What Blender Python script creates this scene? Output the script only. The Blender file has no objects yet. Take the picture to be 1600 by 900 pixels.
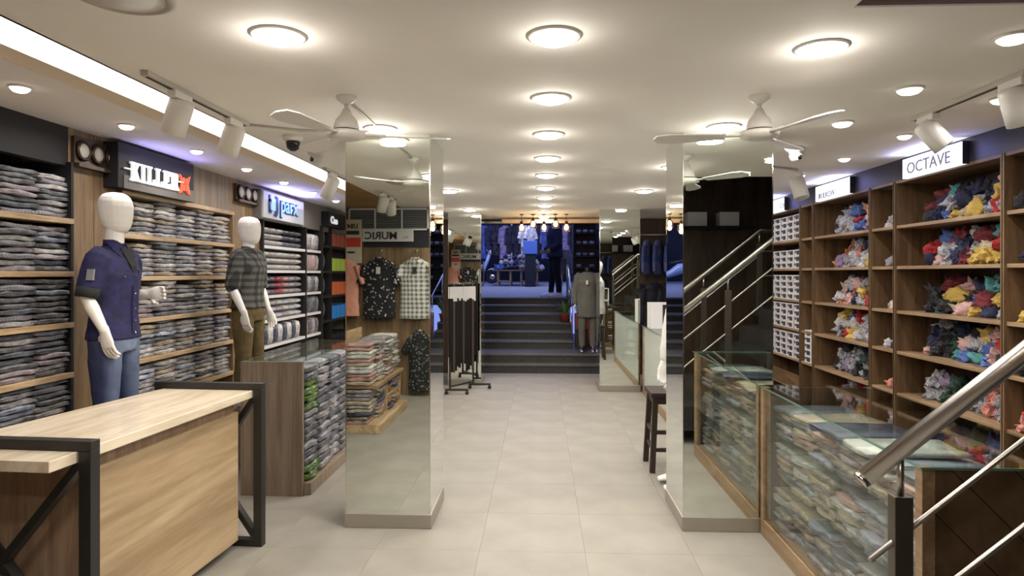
import bpy, bmesh, math, random
from mathutils import Vector, Matrix, noise
R = math.radians
PI = math.pi
rnd = random.Random(7)
SC = bpy.context.scene
COL = SC.collection

# ------------------------------------------------------------------ camera, world, exposure
cam = bpy.data.cameras.new('camera')
cam.sensor_width = 36
cam.lens = 36 * 1030 / 1600
cam.shift_y = -22 / 1600
cam.clip_start = 0.02
cam_o = bpy.data.objects.new('camera', cam)
COL.objects.link(cam_o)
cam_o.location = (0, 0, 1.58)
cam_o.rotation_euler = (PI / 2, 0, math.atan(45 / 1030))
SC.camera = cam_o

world = bpy.data.worlds.new('dusk')
SC.world = world
world.use_nodes = True
wb = world.node_tree.nodes['Background']
wb.inputs['Color'].default_value = (0.24, 0.33, 0.85, 1)
wb.inputs['Strength'].default_value = 1.1

SC.view_settings.view_transform = 'Standard'
SC.view_settings.look = 'None'
SC.view_settings.exposure = 0.0
SC.view_settings.gamma = 1.0
SC.view_settings.use_curve_mapping = False

BIG_W = 13.8      # large downlights (W)
SMALL_W = 3.4     # small downlights (W)
SPOT_W = 16.0     # track spotlights (W)
COVE_E = 2.6      # cove strip emission
DISC_E = 6.0


# ------------------------------------------------------------------ materials
def nt(name):
    m = bpy.data.materials.new(name)
    m.use_nodes = True
    return m, m.node_tree.nodes, m.node_tree.links, m.node_tree.nodes['Principled BSDF']


def c4(c):
    return (c[0], c[1], c[2], 1)


def plain(name, col, rough=0.6, metal=0.0, spec=0.5, bump=0.0, bscale=60, var=0.0, vscale=8, coat=0.0):
    m, n, l, b = nt(name)
    b.inputs['Base Color'].default_value = c4(col)
    b.inputs['Roughness'].default_value = rough
    b.inputs['Metallic'].default_value = metal
    b.inputs['Specular IOR Level'].default_value = spec
    b.inputs['Coat Weight'].default_value = coat
    if var or bump:
        tc = n.new('ShaderNodeTexCoord')
        if var:
            t = n.new('ShaderNodeTexNoise'); t.inputs['Scale'].default_value = vscale
            t.inputs['Detail'].default_value = 4
            l.new(tc.outputs['Object'], t.inputs['Vector'])
            r = n.new('ShaderNodeValToRGB')
            r.color_ramp.elements[0].position = .3; r.color_ramp.elements[1].position = .7
            r.color_ramp.elements[0].color = c4([x * (1 - var) for x in col])
            r.color_ramp.elements[1].color = c4([min(1, x * (1 + var)) for x in col])
            l.new(t.outputs['Fac'], r.inputs['Fac']); l.new(r.outputs['Color'], b.inputs['Base Color'])
        if bump:
            t = n.new('ShaderNodeTexNoise'); t.inputs['Scale'].default_value = bscale
            l.new(tc.outputs['Object'], t.inputs['Vector'])
            bp = n.new('ShaderNodeBump'); bp.inputs['Strength'].default_value = bump
            bp.inputs['Distance'].default_value = .01
            l.new(t.outputs['Fac'], bp.inputs['Height']); l.new(bp.outputs['Normal'], b.inputs['Normal'])
    return m


def wood(name, c1, c2, stretch=(12, 1.2, 12), rough=0.5, scale=1.6, coat=0.0):
    """long streaky grain: the noise is stretched along the axis with the small factor"""
    m, n, l, b = nt(name)
    tc = n.new('ShaderNodeTexCoord')
    mp = n.new('ShaderNodeMapping'); mp.inputs['Scale'].default_value = stretch
    l.new(tc.outputs['Object'], mp.inputs['Vector'])
    t = n.new('ShaderNodeTexNoise'); t.inputs['Scale'].default_value = scale
    t.inputs['Detail'].default_value = 6; t.inputs['Distortion'].default_value = 1.0
    l.new(mp.outputs['Vector'], t.inputs['Vector'])
    t2 = n.new('ShaderNodeTexNoise'); t2.inputs['Scale'].default_value = scale * 7
    t2.inputs['Detail'].default_value = 3
    l.new(mp.outputs['Vector'], t2.inputs['Vector'])
    mx = n.new('ShaderNodeMath'); mx.operation = 'MULTIPLY_ADD'
    mx.inputs[1].default_value = 0.35
    l.new(t2.outputs['Fac'], mx.inputs[0]); l.new(t.outputs['Fac'], mx.inputs[2])
    r = n.new('ShaderNodeValToRGB')
    r.color_ramp.elements[0].position = .52; r.color_ramp.elements[1].position = .84
    r.color_ramp.elements[0].color = c4(c1); r.color_ramp.elements[1].color = c4(c2)
    l.new(mx.outputs[0], r.inputs['Fac']); l.new(r.outputs['Color'], b.inputs['Base Color'])
    b.inputs['Roughness'].default_value = rough
    b.inputs['Coat Weight'].default_value = coat
    bp = n.new('ShaderNodeBump'); bp.inputs['Strength'].default_value = .12
    bp.inputs['Distance'].default_value = .004
    l.new(mx.outputs[0], bp.inputs['Height']); l.new(bp.outputs['Normal'], b.inputs['Normal'])
    return m


def emis(name, col, s, base=(.8, .8, .8)):
    m, n, l, b = nt(name)
    b.inputs['Base Color'].default_value = c4(base)
    b.inputs['Emission Color'].default_value = c4(col)
    b.inputs['Emission Strength'].default_value = s
    return m


def glass(name, tint=(.955, .982, .965), refl=1.0, haze=0.0):
    m, n, l, b = nt(name)
    n.remove(b)
    out = n['Material Output']
    tr = n.new('ShaderNodeBsdfTransparent'); tr.inputs['Color'].default_value = c4(tint)
    gl = n.new('ShaderNodeBsdfGlossy'); gl.inputs['Roughness'].default_value = .02
    ge = n.new('ShaderNodeNewGeometry')          # Schlick term, the same on both faces of the thin pane
    dt = n.new('ShaderNodeVectorMath'); dt.operation = 'DOT_PRODUCT'
    l.new(ge.outputs['Incoming'], dt.inputs[0]); l.new(ge.outputs['Normal'], dt.inputs[1])
    ab = n.new('ShaderNodeMath'); ab.operation = 'ABSOLUTE'; l.new(dt.outputs['Value'], ab.inputs[0])
    om = n.new('ShaderNodeMath'); om.operation = 'SUBTRACT'; om.inputs[0].default_value = 1; l.new(ab.outputs[0], om.inputs[1])
    pw = n.new('ShaderNodeMath'); pw.operation = 'POWER'; pw.inputs[1].default_value = 5; l.new(om.outputs[0], pw.inputs[0])
    mu = n.new('ShaderNodeMath'); mu.operation = 'MULTIPLY_ADD'
    mu.inputs[1].default_value = .9 * refl; mu.inputs[2].default_value = .04 * refl
    mu.use_clamp = True
    l.new(pw.outputs[0], mu.inputs[0])
    mx = n.new('ShaderNodeMixShader')
    l.new(mu.outputs[0], mx.inputs['Fac']); l.new(tr.outputs[0], mx.inputs[1]); l.new(gl.outputs[0], mx.inputs[2])
    last = mx
    if haze:
        df = n.new('ShaderNodeBsdfDiffuse'); df.inputs['Color'].default_value = (.75, .8, .75, 1)
        m2 = n.new('ShaderNodeMixShader'); m2.inputs['Fac'].default_value = haze
        l.new(mx.outputs[0], m2.inputs[1]); l.new(df.outputs[0], m2.inputs[2]); last = m2
    l.new(last.outputs[0], out.inputs['Surface'])
    return m


def checks(name, base, dark, line, scale=40, rough=.85):
    """woven plaid: two sets of soft stripes crossing"""
    m, n, l, b = nt(name)
    tc = n.new('ShaderNodeTexCoord')
    sp = n.new('ShaderNodeSeparateXYZ'); l.new(tc.outputs['Object'], sp.inputs[0])
    ad = n.new('ShaderNodeMath'); ad.operation = 'ADD'
    l.new(sp.outputs['X'], ad.inputs[0]); l.new(sp.outputs['Y'], ad.inputs[1])
    outs = []
    for src in (ad.outputs[0], sp.outputs['Z']):
        mu = n.new('ShaderNodeMath'); mu.operation = 'MULTIPLY'; mu.inputs[1].default_value = scale
        l.new(src, mu.inputs[0])
        si = n.new('ShaderNodeMath'); si.operation = 'SINE'; l.new(mu.outputs[0], si.inputs[0])
        gt = n.new('ShaderNodeMapRange'); gt.inputs[1].default_value = -.1; gt.inputs[2].default_value = .35
        l.new(si.outputs[0], gt.inputs[0]); outs.append(gt.outputs[0])
    a = n.new('ShaderNodeMath'); a.operation = 'ADD'
    l.new(outs[0], a.inputs[0]); l.new(outs[1], a.inputs[1])
    h = n.new('ShaderNodeMath'); h.operation = 'MULTIPLY'; h.inputs[1].default_value = .5
    l.new(a.outputs[0], h.inputs[0])
    r = n.new('ShaderNodeValToRGB')
    r.color_ramp.elements[0].position = .1; r.color_ramp.elements[0].color = c4(line)
    r.color_ramp.elements[1].position = .9; r.color_ramp.elements[1].color = c4(dark)
    e = r.color_ramp.elements.new(.5); e.color = c4(base)
    l.new(h.outputs[0], r.inputs['Fac']); l.new(r.outputs['Color'], b.inputs['Base Color'])
    b.inputs['Roughness'].default_value = rough
    return m


def floral(name, base, spot, scale=28, th=.28):
    m, n, l, b = nt(name)
    tc = n.new('ShaderNodeTexCoord')
    v = n.new('ShaderNodeTexVoronoi'); v.inputs['Scale'].default_value = scale
    l.new(tc.outputs['Object'], v.inputs['Vector'])
    r = n.new('ShaderNodeValToRGB'); r.color_ramp.interpolation = 'CONSTANT'
    r.color_ramp.elements[0].color = c4(spot); r.color_ramp.elements[1].color = c4(base)
    r.color_ramp.elements[1].position = th
    l.new(v.outputs['Distance'], r.inputs['Fac']); l.new(r.outputs['Color'], b.inputs['Base Color'])
    b.inputs['Roughness'].default_value = .85
    return m


def cloth(name, c1, c2, scale=9, rough=.85, sheen=0.0, bump=.5):
    """crumpled garment cloth with a second colour printed in patches"""
    m, n, l, b = nt(name)
    tc = n.new('ShaderNodeTexCoord')
    t = n.new('ShaderNodeTexNoise'); t.inputs['Scale'].default_value = scale; t.inputs['Detail'].default_value = 3
    l.new(tc.outputs['Object'], t.inputs['Vector'])
    r = n.new('ShaderNodeValToRGB')
    r.color_ramp.elements[0].position = .46; r.color_ramp.elements[1].position = .54
    r.color_ramp.elements[0].color = c4(c1); r.color_ramp.elements[1].color = c4(c2)
    l.new(t.outputs['Fac'], r.inputs['Fac']); l.new(r.outputs['Color'], b.inputs['Base Color'])
    b.inputs['Roughness'].default_value = rough
    t2 = n.new('ShaderNodeTexNoise'); t2.inputs['Scale'].default_value = 25
    l.new(tc.outputs['Object'], t2.inputs['Vector'])
    bp = n.new('ShaderNodeBump'); bp.inputs['Strength'].default_value = bump
    bp.inputs['Distance'].default_value = .01
    l.new(t2.outputs['Fac'], bp.inputs['Height']); l.new(bp.outputs['Normal'], b.inputs['Normal'])
    return m


def denim_fade(name):
    m, n, l, b = nt(name)
    tc = n.new('ShaderNodeTexCoord')
    sp = n.new('ShaderNodeSeparateXYZ'); l.new(tc.outputs['Object'], sp.inputs[0])
    t = n.new('ShaderNodeTexNoise'); t.inputs['Scale'].default_value = 6; t.inputs['Detail'].default_value = 5
    l.new(tc.outputs['Object'], t.inputs['Vector'])
    # worn thigh fronts: front of the leg (local -Y)
    mr = n.new('ShaderNodeMapRange'); mr.inputs[1].default_value = -.03; mr.inputs[2].default_value = -.13
    l.new(sp.outputs['Y'], mr.inputs[0])
    mu = n.new('ShaderNodeMath'); mu.operation = 'MULTIPLY'
    l.new(mr.outputs[0], mu.inputs[0]); l.new(t.outputs['Fac'], mu.inputs[1])
    r = n.new('ShaderNodeValToRGB')
    r.color_ramp.elements[0].position = .08; r.color_ramp.elements[0].color = (.022, .03, .085, 1)
    r.color_ramp.elements[1].position = .72; r.color_ramp.elements[1].color = (.22, .28, .42, 1)
    l.new(mu.outputs[0], r.inputs['Fac']); l.new(r.outputs['Color'], b.inputs['Base Color'])
    b.inputs['Roughness'].default_value = .9
    return m


M = {}
M['ceiling'] = plain('ceiling_paint', (.90, .875, .825), .8, var=.03, vscale=1.5)
M['soffit'] = plain('soffit_paint', (.78, .75, .74), .8)
M['floor'] = plain('floor_tile', (.262, .246, .216), .5, spec=.26, var=.12, vscale=3, bump=.02, bscale=8)
M['grout'] = plain('grout', (.245, .23, .202), .8)
M['dark'] = plain('dark_charcoal_board', (.021, .020, .022), .55, spec=.25)
M['navy'] = plain('dark_fascia_board', (.022, .021, .034), .5)
M['greyboard'] = plain('grey_sign_board', (.16, .15, .14), .45)
M['black'] = plain('black_metal', (.018, .017, .016), .42, spec=.5)
M['blackp'] = plain('black_plastic', (.02, .02, .022), .3)
M['oakL'] = wood('light_oak_laminate', (.34, .23, .13), (.60, .44, .27), (9, 1.0, 9), .45)
M['oakfront'] = wood('oak_front_laminate', (.36, .25, .14), (.56, .42, .26), (9, .55, 6), .42, scale=1.0)
M['oaktop'] = wood('pale_oak_top', (.70, .58, .43), (.88, .78, .62), (7, .8, 7), .26, coat=.5)
M['oakend'] = wood('pinkish_oak_panel', (.26, .17, .11), (.42, .29, .20), (8, 8, .9), .5)
M['panelL'] = wood('brown_wood_panel', (.15, .095, .05), (.28, .185, .10), (8, 8, .7), .5)
M['panelgrey'] = wood('grey_brown_laminate', (.17, .125, .09), (.27, .21, .155), (14, 14, .7), .5)
M['woodR'] = wood('brown_shelf_wood', (.11, .06, .028), (.22, .13, .066), (9, 1.2, 9), .5)
M['woodRv'] = wood('brown_shelf_upright', (.11, .062, .029), (.215, .13, .066), (9, 9, .9), .5)
M['edgeR'] = wood('shelf_edge_wood', (.21, .13, .07), (.34, .23, .135), (9, 1.2, 9), .45)
M['goldwood'] = wood('golden_wood', (.30, .17, .05), (.46, .28, .10), (3, 1, 9), .4)
M['darkwood'] = wood('dark_wood', (.035, .02, .012), (.075, .045, .026), (6, 6, 1), .4)
M['stoolwood'] = plain('dark_stained_wood', (.03, .018, .012), .45)
M['mirror'] = plain('mirror_glass', (.80, .845, .80), .0, 1.0)
M['chrome'] = plain('chrome_trim', (.75, .74, .70), .12, 1.0)
M['steel'] = plain('brushed_steel', (.52, .50, .47), .28, 1.0, bump=.03, bscale=120)
M['plinth'] = plain('satin_steel_plinth', (.42, .39, .34), .38, .8)
M['glass'] = glass('counter_glass')
M['glasstop'] = glass('counter_glass_top', (.93, .975, .955), .9)
M['glassedge'] = plain('glass_edge', (.10, .20, .16), .1)
M['frost'] = glass('dusty_glass', (.95, .975, .95), 1.0, haze=.35)
M['whitep'] = plain('white_enamel', (.78, .76, .72), .35)
M['whitem'] = plain('white_melamine', (.72, .71, .72), .4)
M['manne'] = plain('gloss_white_mannequin', (.84, .815, .79), .3, coat=.3)
M['downE'] = emis('downlight_diffuser', (1.0, .92, .78), DISC_E)
M['smallE'] = emis('small_downlight_diffuser', (1.0, .93, .85), DISC_E)
M['coveE'] = emis('cove_strip', (1.0, .93, .80), COVE_E)
M['covepaint'] = plain('cove_lip_paint', (.72, .58, .44), .7)
M['signW'] = emis('lit_sign_face', (.88, .90, 1.0), 1.5)
M['signP'] = emis('lit_sign_face_soft', (.80, .84, .86), .10, (.42, .43, .44))
M['signLet'] = emis('lit_white_letter', (.92, .93, 1.0), .5)
M['signRed'] = emis('lit_red_emblem', (1.0, .13, .04), .75, (.7, .1, .05))
M['signBlue'] = emis('blue_letter', (.35, .62, 1.0), .7, (.2, .4, .9))
M['letDark'] = plain('dark_lettering', (.03, .03, .035), .5)
M['letBlue'] = plain('deep_blue_lettering', (.012, .045, .20), .4)
M['letGrey'] = plain('grey_lettering', (.22, .22, .24), .5)
M['denimS'] = plain('navy_denim', (.013, .013, .066), .85, var=.35, vscale=14, bump=.5, bscale=18)
M['denimJ'] = denim_fade('faded_jeans')
M['blacktee'] = plain('black_jersey', (.012, .012, .014), .9)
M['cuff'] = plain('dark_grey_cuff', (.014, .017, .016), .9)
M['checkS'] = checks('dark_check_cloth', (.045, .045, .042), (.02, .02, .02), (.11, .11, .10), 95)
M['olive'] = plain('olive_brown_twill', (.11, .078, .028), .9, var=.3, vscale=12, bump=.4, bscale=20)
M['whitesh'] = plain('white_shirt_cloth', (.66, .66, .64), .85, bump=.3, bscale=15)
M['jeansD'] = plain('dark_jeans', (.03, .04, .085), .9)
M['pink'] = plain('salmon_cotton', (.72, .33, .25), .9, bump=.4, bscale=14)
M['floralB'] = floral('black_floral_cloth', (.012, .012, .018), (.50, .48, .45), 24, .26)
M['floralD'] = floral('dark_floral_cloth', (.015, .018, .018), (.30, .30, .28), 30, .26)
M['plaidW'] = checks('white_plaid_cloth', (.42, .42, .40), (.13, .13, .13), (.66, .66, .63), 110)
M['hanger'] = plain('pale_wood_hanger', (.62, .42, .26), .5)
M['leather'] = plain('black_leather', (.006, .005, .005), .65, spec=.2)
M['brownleather'] = plain('brown_leather', (.05, .028, .016), .45)
M['tagW'] = plain('white_card', (.62, .61, .6), .6)
M['red'] = plain('red_print', (.62, .06, .035), .5)
M['greyjkt'] = plain('grey_jacket_cloth', (.11, .11, .10), .9, bump=.5, bscale=12)
M['granite'] = plain('dark_granite', (.035, .034, .034), .25, var=.3, vscale=40)
M['granitetop'] = plain('granite_tread', (.085, .082, .08), .3, var=.3, vscale=40)
M['bulb'] = emis('amber_bulb', (1.0, .62, .26), 9.0)
M['brass'] = plain('dark_bronze', (.06, .04, .025), .35, .8)
M['terra'] = plain('terracotta_red', (.38, .07, .035), .6)
M['leaf'] = plain('leaf_green', (.10, .20, .05), .6)
M['skin'] = plain('skin', (.40, .23, .15), .6)
M['hair'] = plain('black_hair', (.01, .009, .008), .6)
M['hoodie'] = plain('navy_hoodie', (.02, .022, .055), .9)
M['trouser'] = plain('black_trousers', (.006, .006, .008), .95)
M['sneaker'] = plain('white_sneaker', (.75, .74, .78), .5)
M['scoot'] = plain('pale_blue_scooter_paint', (.42, .52, .72), .25, coat=.5)
M['tyre'] = plain('rubber', (.012, .012, .013), .8)
M['road'] = plain('grey_paving', (.20, .21, .26), .75, var=.15, vscale=5)
M['nightwall'] = plain('dark_shop_wall', (.015, .014, .022), .8)
M['crateB'] = plain('blue_plastic', (.12, .22, .60), .5)
M['lens'] = plain('smoked_lens', (.01, .01, .012), .08)
M['wire'] = plain('white_conduit', (.5, .46, .40), .5)
M['slab'] = plain('ceiling_slab_edge', (.62, .55, .60), .8)
M['louver'] = plain('grey_louver', (.26, .28, .29), .4)
M['winback'] = plain('window_dark', (.05, .055, .06), .3)
M['cream'] = plain('cream_beam_paint', (.62, .48, .33), .6)
M['roundglass'] = plain('round_lamp_glass', (.50, .47, .42), .15)
M['boxW'] = plain('white_shirt_box', (.62, .60, .60), .5)
M['boxP'] = plain('dark_box_print', (.04, .04, .06), .5)


# ------------------------------------------------------------------ mesh builder
def frame_from(d):
    d = d.normalized()
    up = Vector((0, 0, 1)) if abs(d.z) < .95 else Vector((0, 1, 0))
    u = d.cross(up).normalized()
    return u, u.cross(d).normalized()


class MB:
    def __init__(s):
        s.v = []; s.f = []; s.sm = []; s.mi = []

    def add(s, vs, fs, smooth=False, mi=0):
        o = len(s.v)
        s.v += [Vector(p) for p in vs]
        for f in fs:
            s.f.append([i + o for i in f]); s.sm.append(smooth); s.mi.append(mi)
        return s

    def box(s, x0, x1, y0, y1, z0, z1, mi=0):
        return s.add([(x0, y0, z0), (x1, y0, z0), (x1, y1, z0), (x0, y1, z0), (x0, y0, z1), (x1, y0, z1), (x1, y1, z1), (x0, y1, z1)],
                     [(0, 3, 2, 1), (4, 5, 6, 7), (0, 1, 5, 4), (1, 2, 6, 5), (2, 3, 7, 6), (3, 0, 4, 7)], mi=mi)

    def bar(s, p0, p1, w, h, mi=0, up=None):
        """square bar from p0 to p1"""
        p0, p1 = Vector(p0), Vector(p1)
        d = (p1 - p0).normalized()
        if up is None:
            u, v = frame_from(d)
        else:
            u = d.cross(Vector(up)).normalized(); v = u.cross(d).normalized()
        vs = []
        for p in (p0, p1):
            for a, b in ((-1, -1), (1, -1), (1, 1), (-1, 1)):
                vs.append(p + u * a * w / 2 + v * b * h / 2)
        return s.add(vs, [(0, 3, 2, 1), (4, 5, 6, 7), (0, 1, 5, 4), (1, 2, 6, 5), (2, 3, 7, 6), (3, 0, 4, 7)], mi=mi)

    def loft(s, rings, n=14, smooth=True, mi=0):
        """rings: (centre, u, v) ellipse axes"""
        o = []
        for c, u, v in rings:
            c, u, v = Vector(c), Vector(u), Vector(v)
            for k in range(n):
                a = 2 * PI * k / n
                o.append(c + u * math.cos(a) + v * math.sin(a))
        fs = []
        m = len(rings)
        for i in range(m - 1):
            for k in range(n):
                k2 = (k + 1) % n
                fs.append((i * n + k, i * n + k2, (i + 1) * n + k2, (i + 1) * n + k))
        fs.append(tuple(range(n - 1, -1, -1)))
        fs.append(tuple((m - 1) * n + k for k in range(n)))
        return s.add(o, fs, smooth, mi)

    def tube(s, pts, rad, n=10, cap=True, smooth=True, mi=0, flat=1.0):
        pts = [Vector(p) for p in pts]
        if not isinstance(rad, (list, tuple)):
            rad = [rad] * len(pts)
        rings = []
        u = None
        for i, p in enumerate(pts):
            if i == 0: d = pts[1] - p
            elif i == len(pts) - 1: d = p - pts[i - 1]
            else: d = (pts[i + 1] - p).normalized() + (p - pts[i - 1]).normalized()
            d.normalize()
            if u is None:
                u, v = frame_from(d)
            else:
                u = (u - d * u.dot(d)).normalized(); v = u.cross(d).normalized()
            rings.append((p, u * rad[i], v * rad[i] * flat))
            if i == 0: first = d.copy()
            if i == len(pts) - 1: last = d.copy()
        if cap:
            c0, u0, v0 = rings[0]; c1, u1, v1 = rings[-1]
            rings = [(c0 - first * rad[0] * .75, u0 * .5, v0 * .5)] + rings + [(c1 + last * rad[-1] * .75, u1 * .5, v1 * .5)]
        return s.loft(rings, n, smooth, mi)

    def cyl(s, c, r, h, n=20, axis=(0, 0, 1), r2=None, smooth=True, mi=0):
        """cylinder starting at c along axis"""
        c = Vector(c); d = Vector(axis).normalized(); u, v = frame_from(d)
        r2 = r if r2 is None else r2
        return s.loft([(c, u * r, v * r), (c + d * h, u * r2, v * r2)], n, smooth, mi)

    def lathe(s, c, prof, n=20, axis=(0, 0, 1), mi=0):
        c = Vector(c); d = Vector(axis).normalized(); u, v = frame_from(d)
        return s.loft([(c + d * z, u * max(r, .0005), v * max(r, .0005)) for r, z in prof], n, True, mi)

    def ring(s, c, r, t, n=16, axis=(0, 0, 1), m=6):
        c = Vector(c); d = Vector(axis).normalized(); u, v = frame_from(d)
        vs = []; fs = []
        for i in range(n):
            a = 2 * PI * i / n; e = u * math.cos(a) + v * math.sin(a)
            for j in range(m):
                b = 2 * PI * j / m
                vs.append(c + e * (r + t * math.cos(b)) + d * t * math.sin(b))
        for i in range(n):
            for j in range(m):
                fs.append((i * m + j, ((i + 1) % n) * m + j, ((i + 1) % n) * m + (j + 1) % m, i * m + (j + 1) % m))
        return s.add(vs, fs, True)

    def prism(s, poly, ax0, ax1, plane='XZ', mi=0):
        """extrude a 2-D polygon between ax0 and ax1 along the third axis"""
        def pt(a, b, w):
            return {'XZ': (a, w, b), 'YZ': (w, a, b), 'XY': (a, b, w)}[plane]
        n = len(poly)
        vs = [pt(a, b, ax0) for a, b in poly] + [pt(a, b, ax1) for a, b in poly]
        fs = [tuple(range(n)), tuple(range(2 * n - 1, n - 1, -1))]
        for k in range(n):
            k2 = (k + 1) % n
            fs.append((k, k + n, k2 + n, k2))
        return s.add(vs, fs, mi=mi)

    def mesh(s, name, mats, off=None):
        me = bpy.data.meshes.new(name)
        vs = s.v if off is None else [v - off for v in s.v]
        me.from_pydata([tuple(v) for v in vs], [], s.f)
        for mt in (mats if isinstance(mats, (list, tuple)) else [mats]):
            me.materials.append(mt)
        for p, sm, mi in zip(me.polygons, s.sm, s.mi):
            p.use_smooth = sm; p.material_index = mi
        bm = bmesh.new(); bm.from_mesh(me)
        bmesh.ops.recalc_face_normals(bm, faces=bm.faces)
        bm.to_mesh(me); bm.free()
        return me


def wloc(o):
    v = Vector((0, 0, 0))
    while o is not None:
        v += Vector(o.location); o = o.parent
    return v


def part(name, mb, mat, parent=None, local=False, bevel=0.0, stuff=False, label=None):
    """link ONE mesh object; coordinates are world ones unless local=True"""
    off = None
    if parent is not None and not local:
        off = wloc(parent)
    me = mb if isinstance(mb, bpy.types.Mesh) else mb.mesh(name, mat, off)
    o = bpy.data.objects.new(name, me)
    COL.objects.link(o)
    if parent is not None: o.parent = parent
    if bevel:
        b = o.modifiers.new('bevel', 'BEVEL'); b.width = bevel; b.segments = 2; b.limit_method = 'ANGLE'
    if stuff: o['kind'] = 'stuff'
    if label: o['label'] = label
    return o


def struct(name, mb, mat, parent=None, bevel=0.0):
    o = part(name, mb, mat, parent, bevel=bevel)
    if parent is None: o['kind'] = 'structure'
    return o


def tag(o, label, cat, group=None):
    o['label'] = label; o['category'] = cat
    if group: o['group'] = group
    return o


def thing(name, label, cat, loc=(0, 0, 0), rz=0, group=None):
    o = bpy.data.objects.new(name, None); COL.objects.link(o)
    o.empty_display_size = .1
    o.location = loc; o.rotation_euler = (0, 0, rz)
    return tag(o, label, cat, group)


def dup(root, loc=None, rz=None, label=None, group=None, mat=None):
    r = root.copy(); COL.objects.link(r)
    if loc is not None: r.location = loc
    if rz is not None: r.rotation_euler = (0, 0, rz)
    if label: r['label'] = label
    if group: r['group'] = group
    for ch in list(root.children):
        c = ch.copy(); COL.objects.link(c); c.parent = r
        for g in list(ch.children):
            d = g.copy(); COL.objects.link(d); d.parent = c
    return r


def inst(name, me, loc, rot, label, cat, group, mat=None, scale=None):
    """a thing that is one mesh, sharing mesh data; mat goes on the object's own slot"""
    o = bpy.data.objects.new(name, me); COL.objects.link(o)
    o.location = loc; o.rotation_euler = rot
    if scale: o.scale = scale
    if mat:
        o.material_slots[0].link = 'OBJECT'; o.material_slots[0].material = mat
    return tag(o, label, cat, group)


def text(name, body, size, origin, right, up, mat, parent, depth=.006, sx=1.0, bold=0.0):
    cu = bpy.data.curves.new(name, 'FONT'); cu.body = body; cu.size = size
    cu.extrude = depth / 2; cu.offset = bold; cu.resolution_u = 3
    tmp = bpy.data.objects.new('tmp', cu); COL.objects.link(tmp)
    bpy.context.view_layer.update()
    me = bpy.data.meshes.new_from_object(tmp.evaluated_get(bpy.context.evaluated_depsgraph_get()))
    bpy.data.objects.remove(tmp)
    rt, u = Vector(right), Vector(up); nrm = rt.cross(u)
    m = Matrix(((rt.x * sx, u.x, nrm.x, 0), (rt.y * sx, u.y, nrm.y, 0), (rt.z * sx, u.z, nrm.z, 0), (0, 0, 0, 1)))
    m.translation = Vector(origin) - (wloc(parent) if parent else Vector())
    me.transform(m)
    me.materials.clear(); me.materials.append(mat)
    o = bpy.data.objects.new(name, me); COL.objects.link(o); o.parent = parent
    return o


def area(name, loc, rot, w, size, col, shape='DISK', sy=None, spread=PI):
    d = bpy.data.lights.new(name, 'AREA'); d.energy = w; d.shape = shape; d.size = size
    if sy: d.size_y = sy
    d.color = col; d.spread = spread
    o = bpy.data.objects.new(name, d); COL.objects.link(o)
    o.location = loc; o.rotation_euler = rot
    return o


ORD = ['first', 'second', 'third', 'fourth', 'fifth', 'sixth', 'seventh', 'eighth', 'ninth', 'tenth', 'eleventh',
       'twelfth', 'thirteenth', 'fourteenth', 'fifteenth', 'sixteenth', 'seventeenth', 'eighteenth', 'nineteenth', 'twentieth']

# ------------------------------------------------------------------ the shell
XL, XR, YB, YF, ZC = -3.15, 3.07, -0.45, 10.45, 2.45
floor = struct('floor', MB().box(XL - .1, XR + .1, YB - .1, YF, -.12, -.012), M['grout'])
tile_me = MB().box(-.2994, .2994, -.2994, .2994, -.012, 0).mesh('tile', M['floor'])
for i in range(11):
    for j in range(19):
        x0, y0 = -3.35 + i * .6, -.45 + j * .6
        t = bpy.data.objects.new('tile', tile_me); COL.objects.link(t); t.parent = floor
        t.location = (x0 + .3, y0 + .3, 0)
        if y0 + .6 > YF + .01:
            t.scale.y = (YF - y0) / .6; t.location.y = (y0 + YF) / 2

cm = MB()
cm.box(-1.824, 1.02, YB, YF, ZC, ZC + .16)
cm.box(1.02, XR, 2.2, YF, ZC, ZC + .16)
struct('ceiling', cm, M['ceiling'])
struct('trim_1', MB().box(1.02, XR, 2.185, 2.2, ZC + .0, ZC + .35), M['slab'])
struct('ceiling_soffit', MB().box(XL, -2.175, 2.1, YF, ZC, ZC + .05), M['soffit'])
struct('ceiling_wood', MB().box(XL, -1.826, YB, 2.1, ZC - .002, ZC + .14), M['goldwood'])
lip = MB().box(-2.175, -2.168, 2.1, YF, ZC, ZC + .056)
struct('trim_2', lip, M['covepaint'])
cv = MB().box(-2.4, -1.70, 2.1, YF, ZC + .17, ZC + .2).box(-1.824, -1.81, 2.1, YF, ZC + .0, ZC + .17)
struct('trim_3', cv, M['ceiling'])
t = thing('cove_light', 'long glowing cove light strip recessed along the left side of the ceiling', 'cove light', (-2.18, 6.2, 2.5))
part('diffuser', MB().box(-2.2, -2.172, 2.12, YF - .02, ZC + .056, ZC + .165), M['coveE'], t)

struct('wall_left', MB().box(XL - .1, XL, YB - .1, YF + .1, 0, 2.7), M['darkwood'])
struct('wall_right', MB().box(XR, XR + .1, YB - .1, YF + .1, 0, 4.6), M['darkwood'])
struct('wall_back', MB().box(XL - .1, .9, YB - .1, YB, 0, 4.6), M['panelL'])
struct('wall_back_stair', MB().box(.9, XR + .1, YB - .1, YB, 0, 4.6), M['darkwood'])
wf = MB()
wf.box(XL, -.915, YF, YF + .12, 0, 2.62).box(.945, XR, YF, YF + .12, 0, 2.62).box(-.915, .945, YF, YF + .12, 2.405, 2.62)
struct('wall_front', wf, M['darkwood'])
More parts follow.
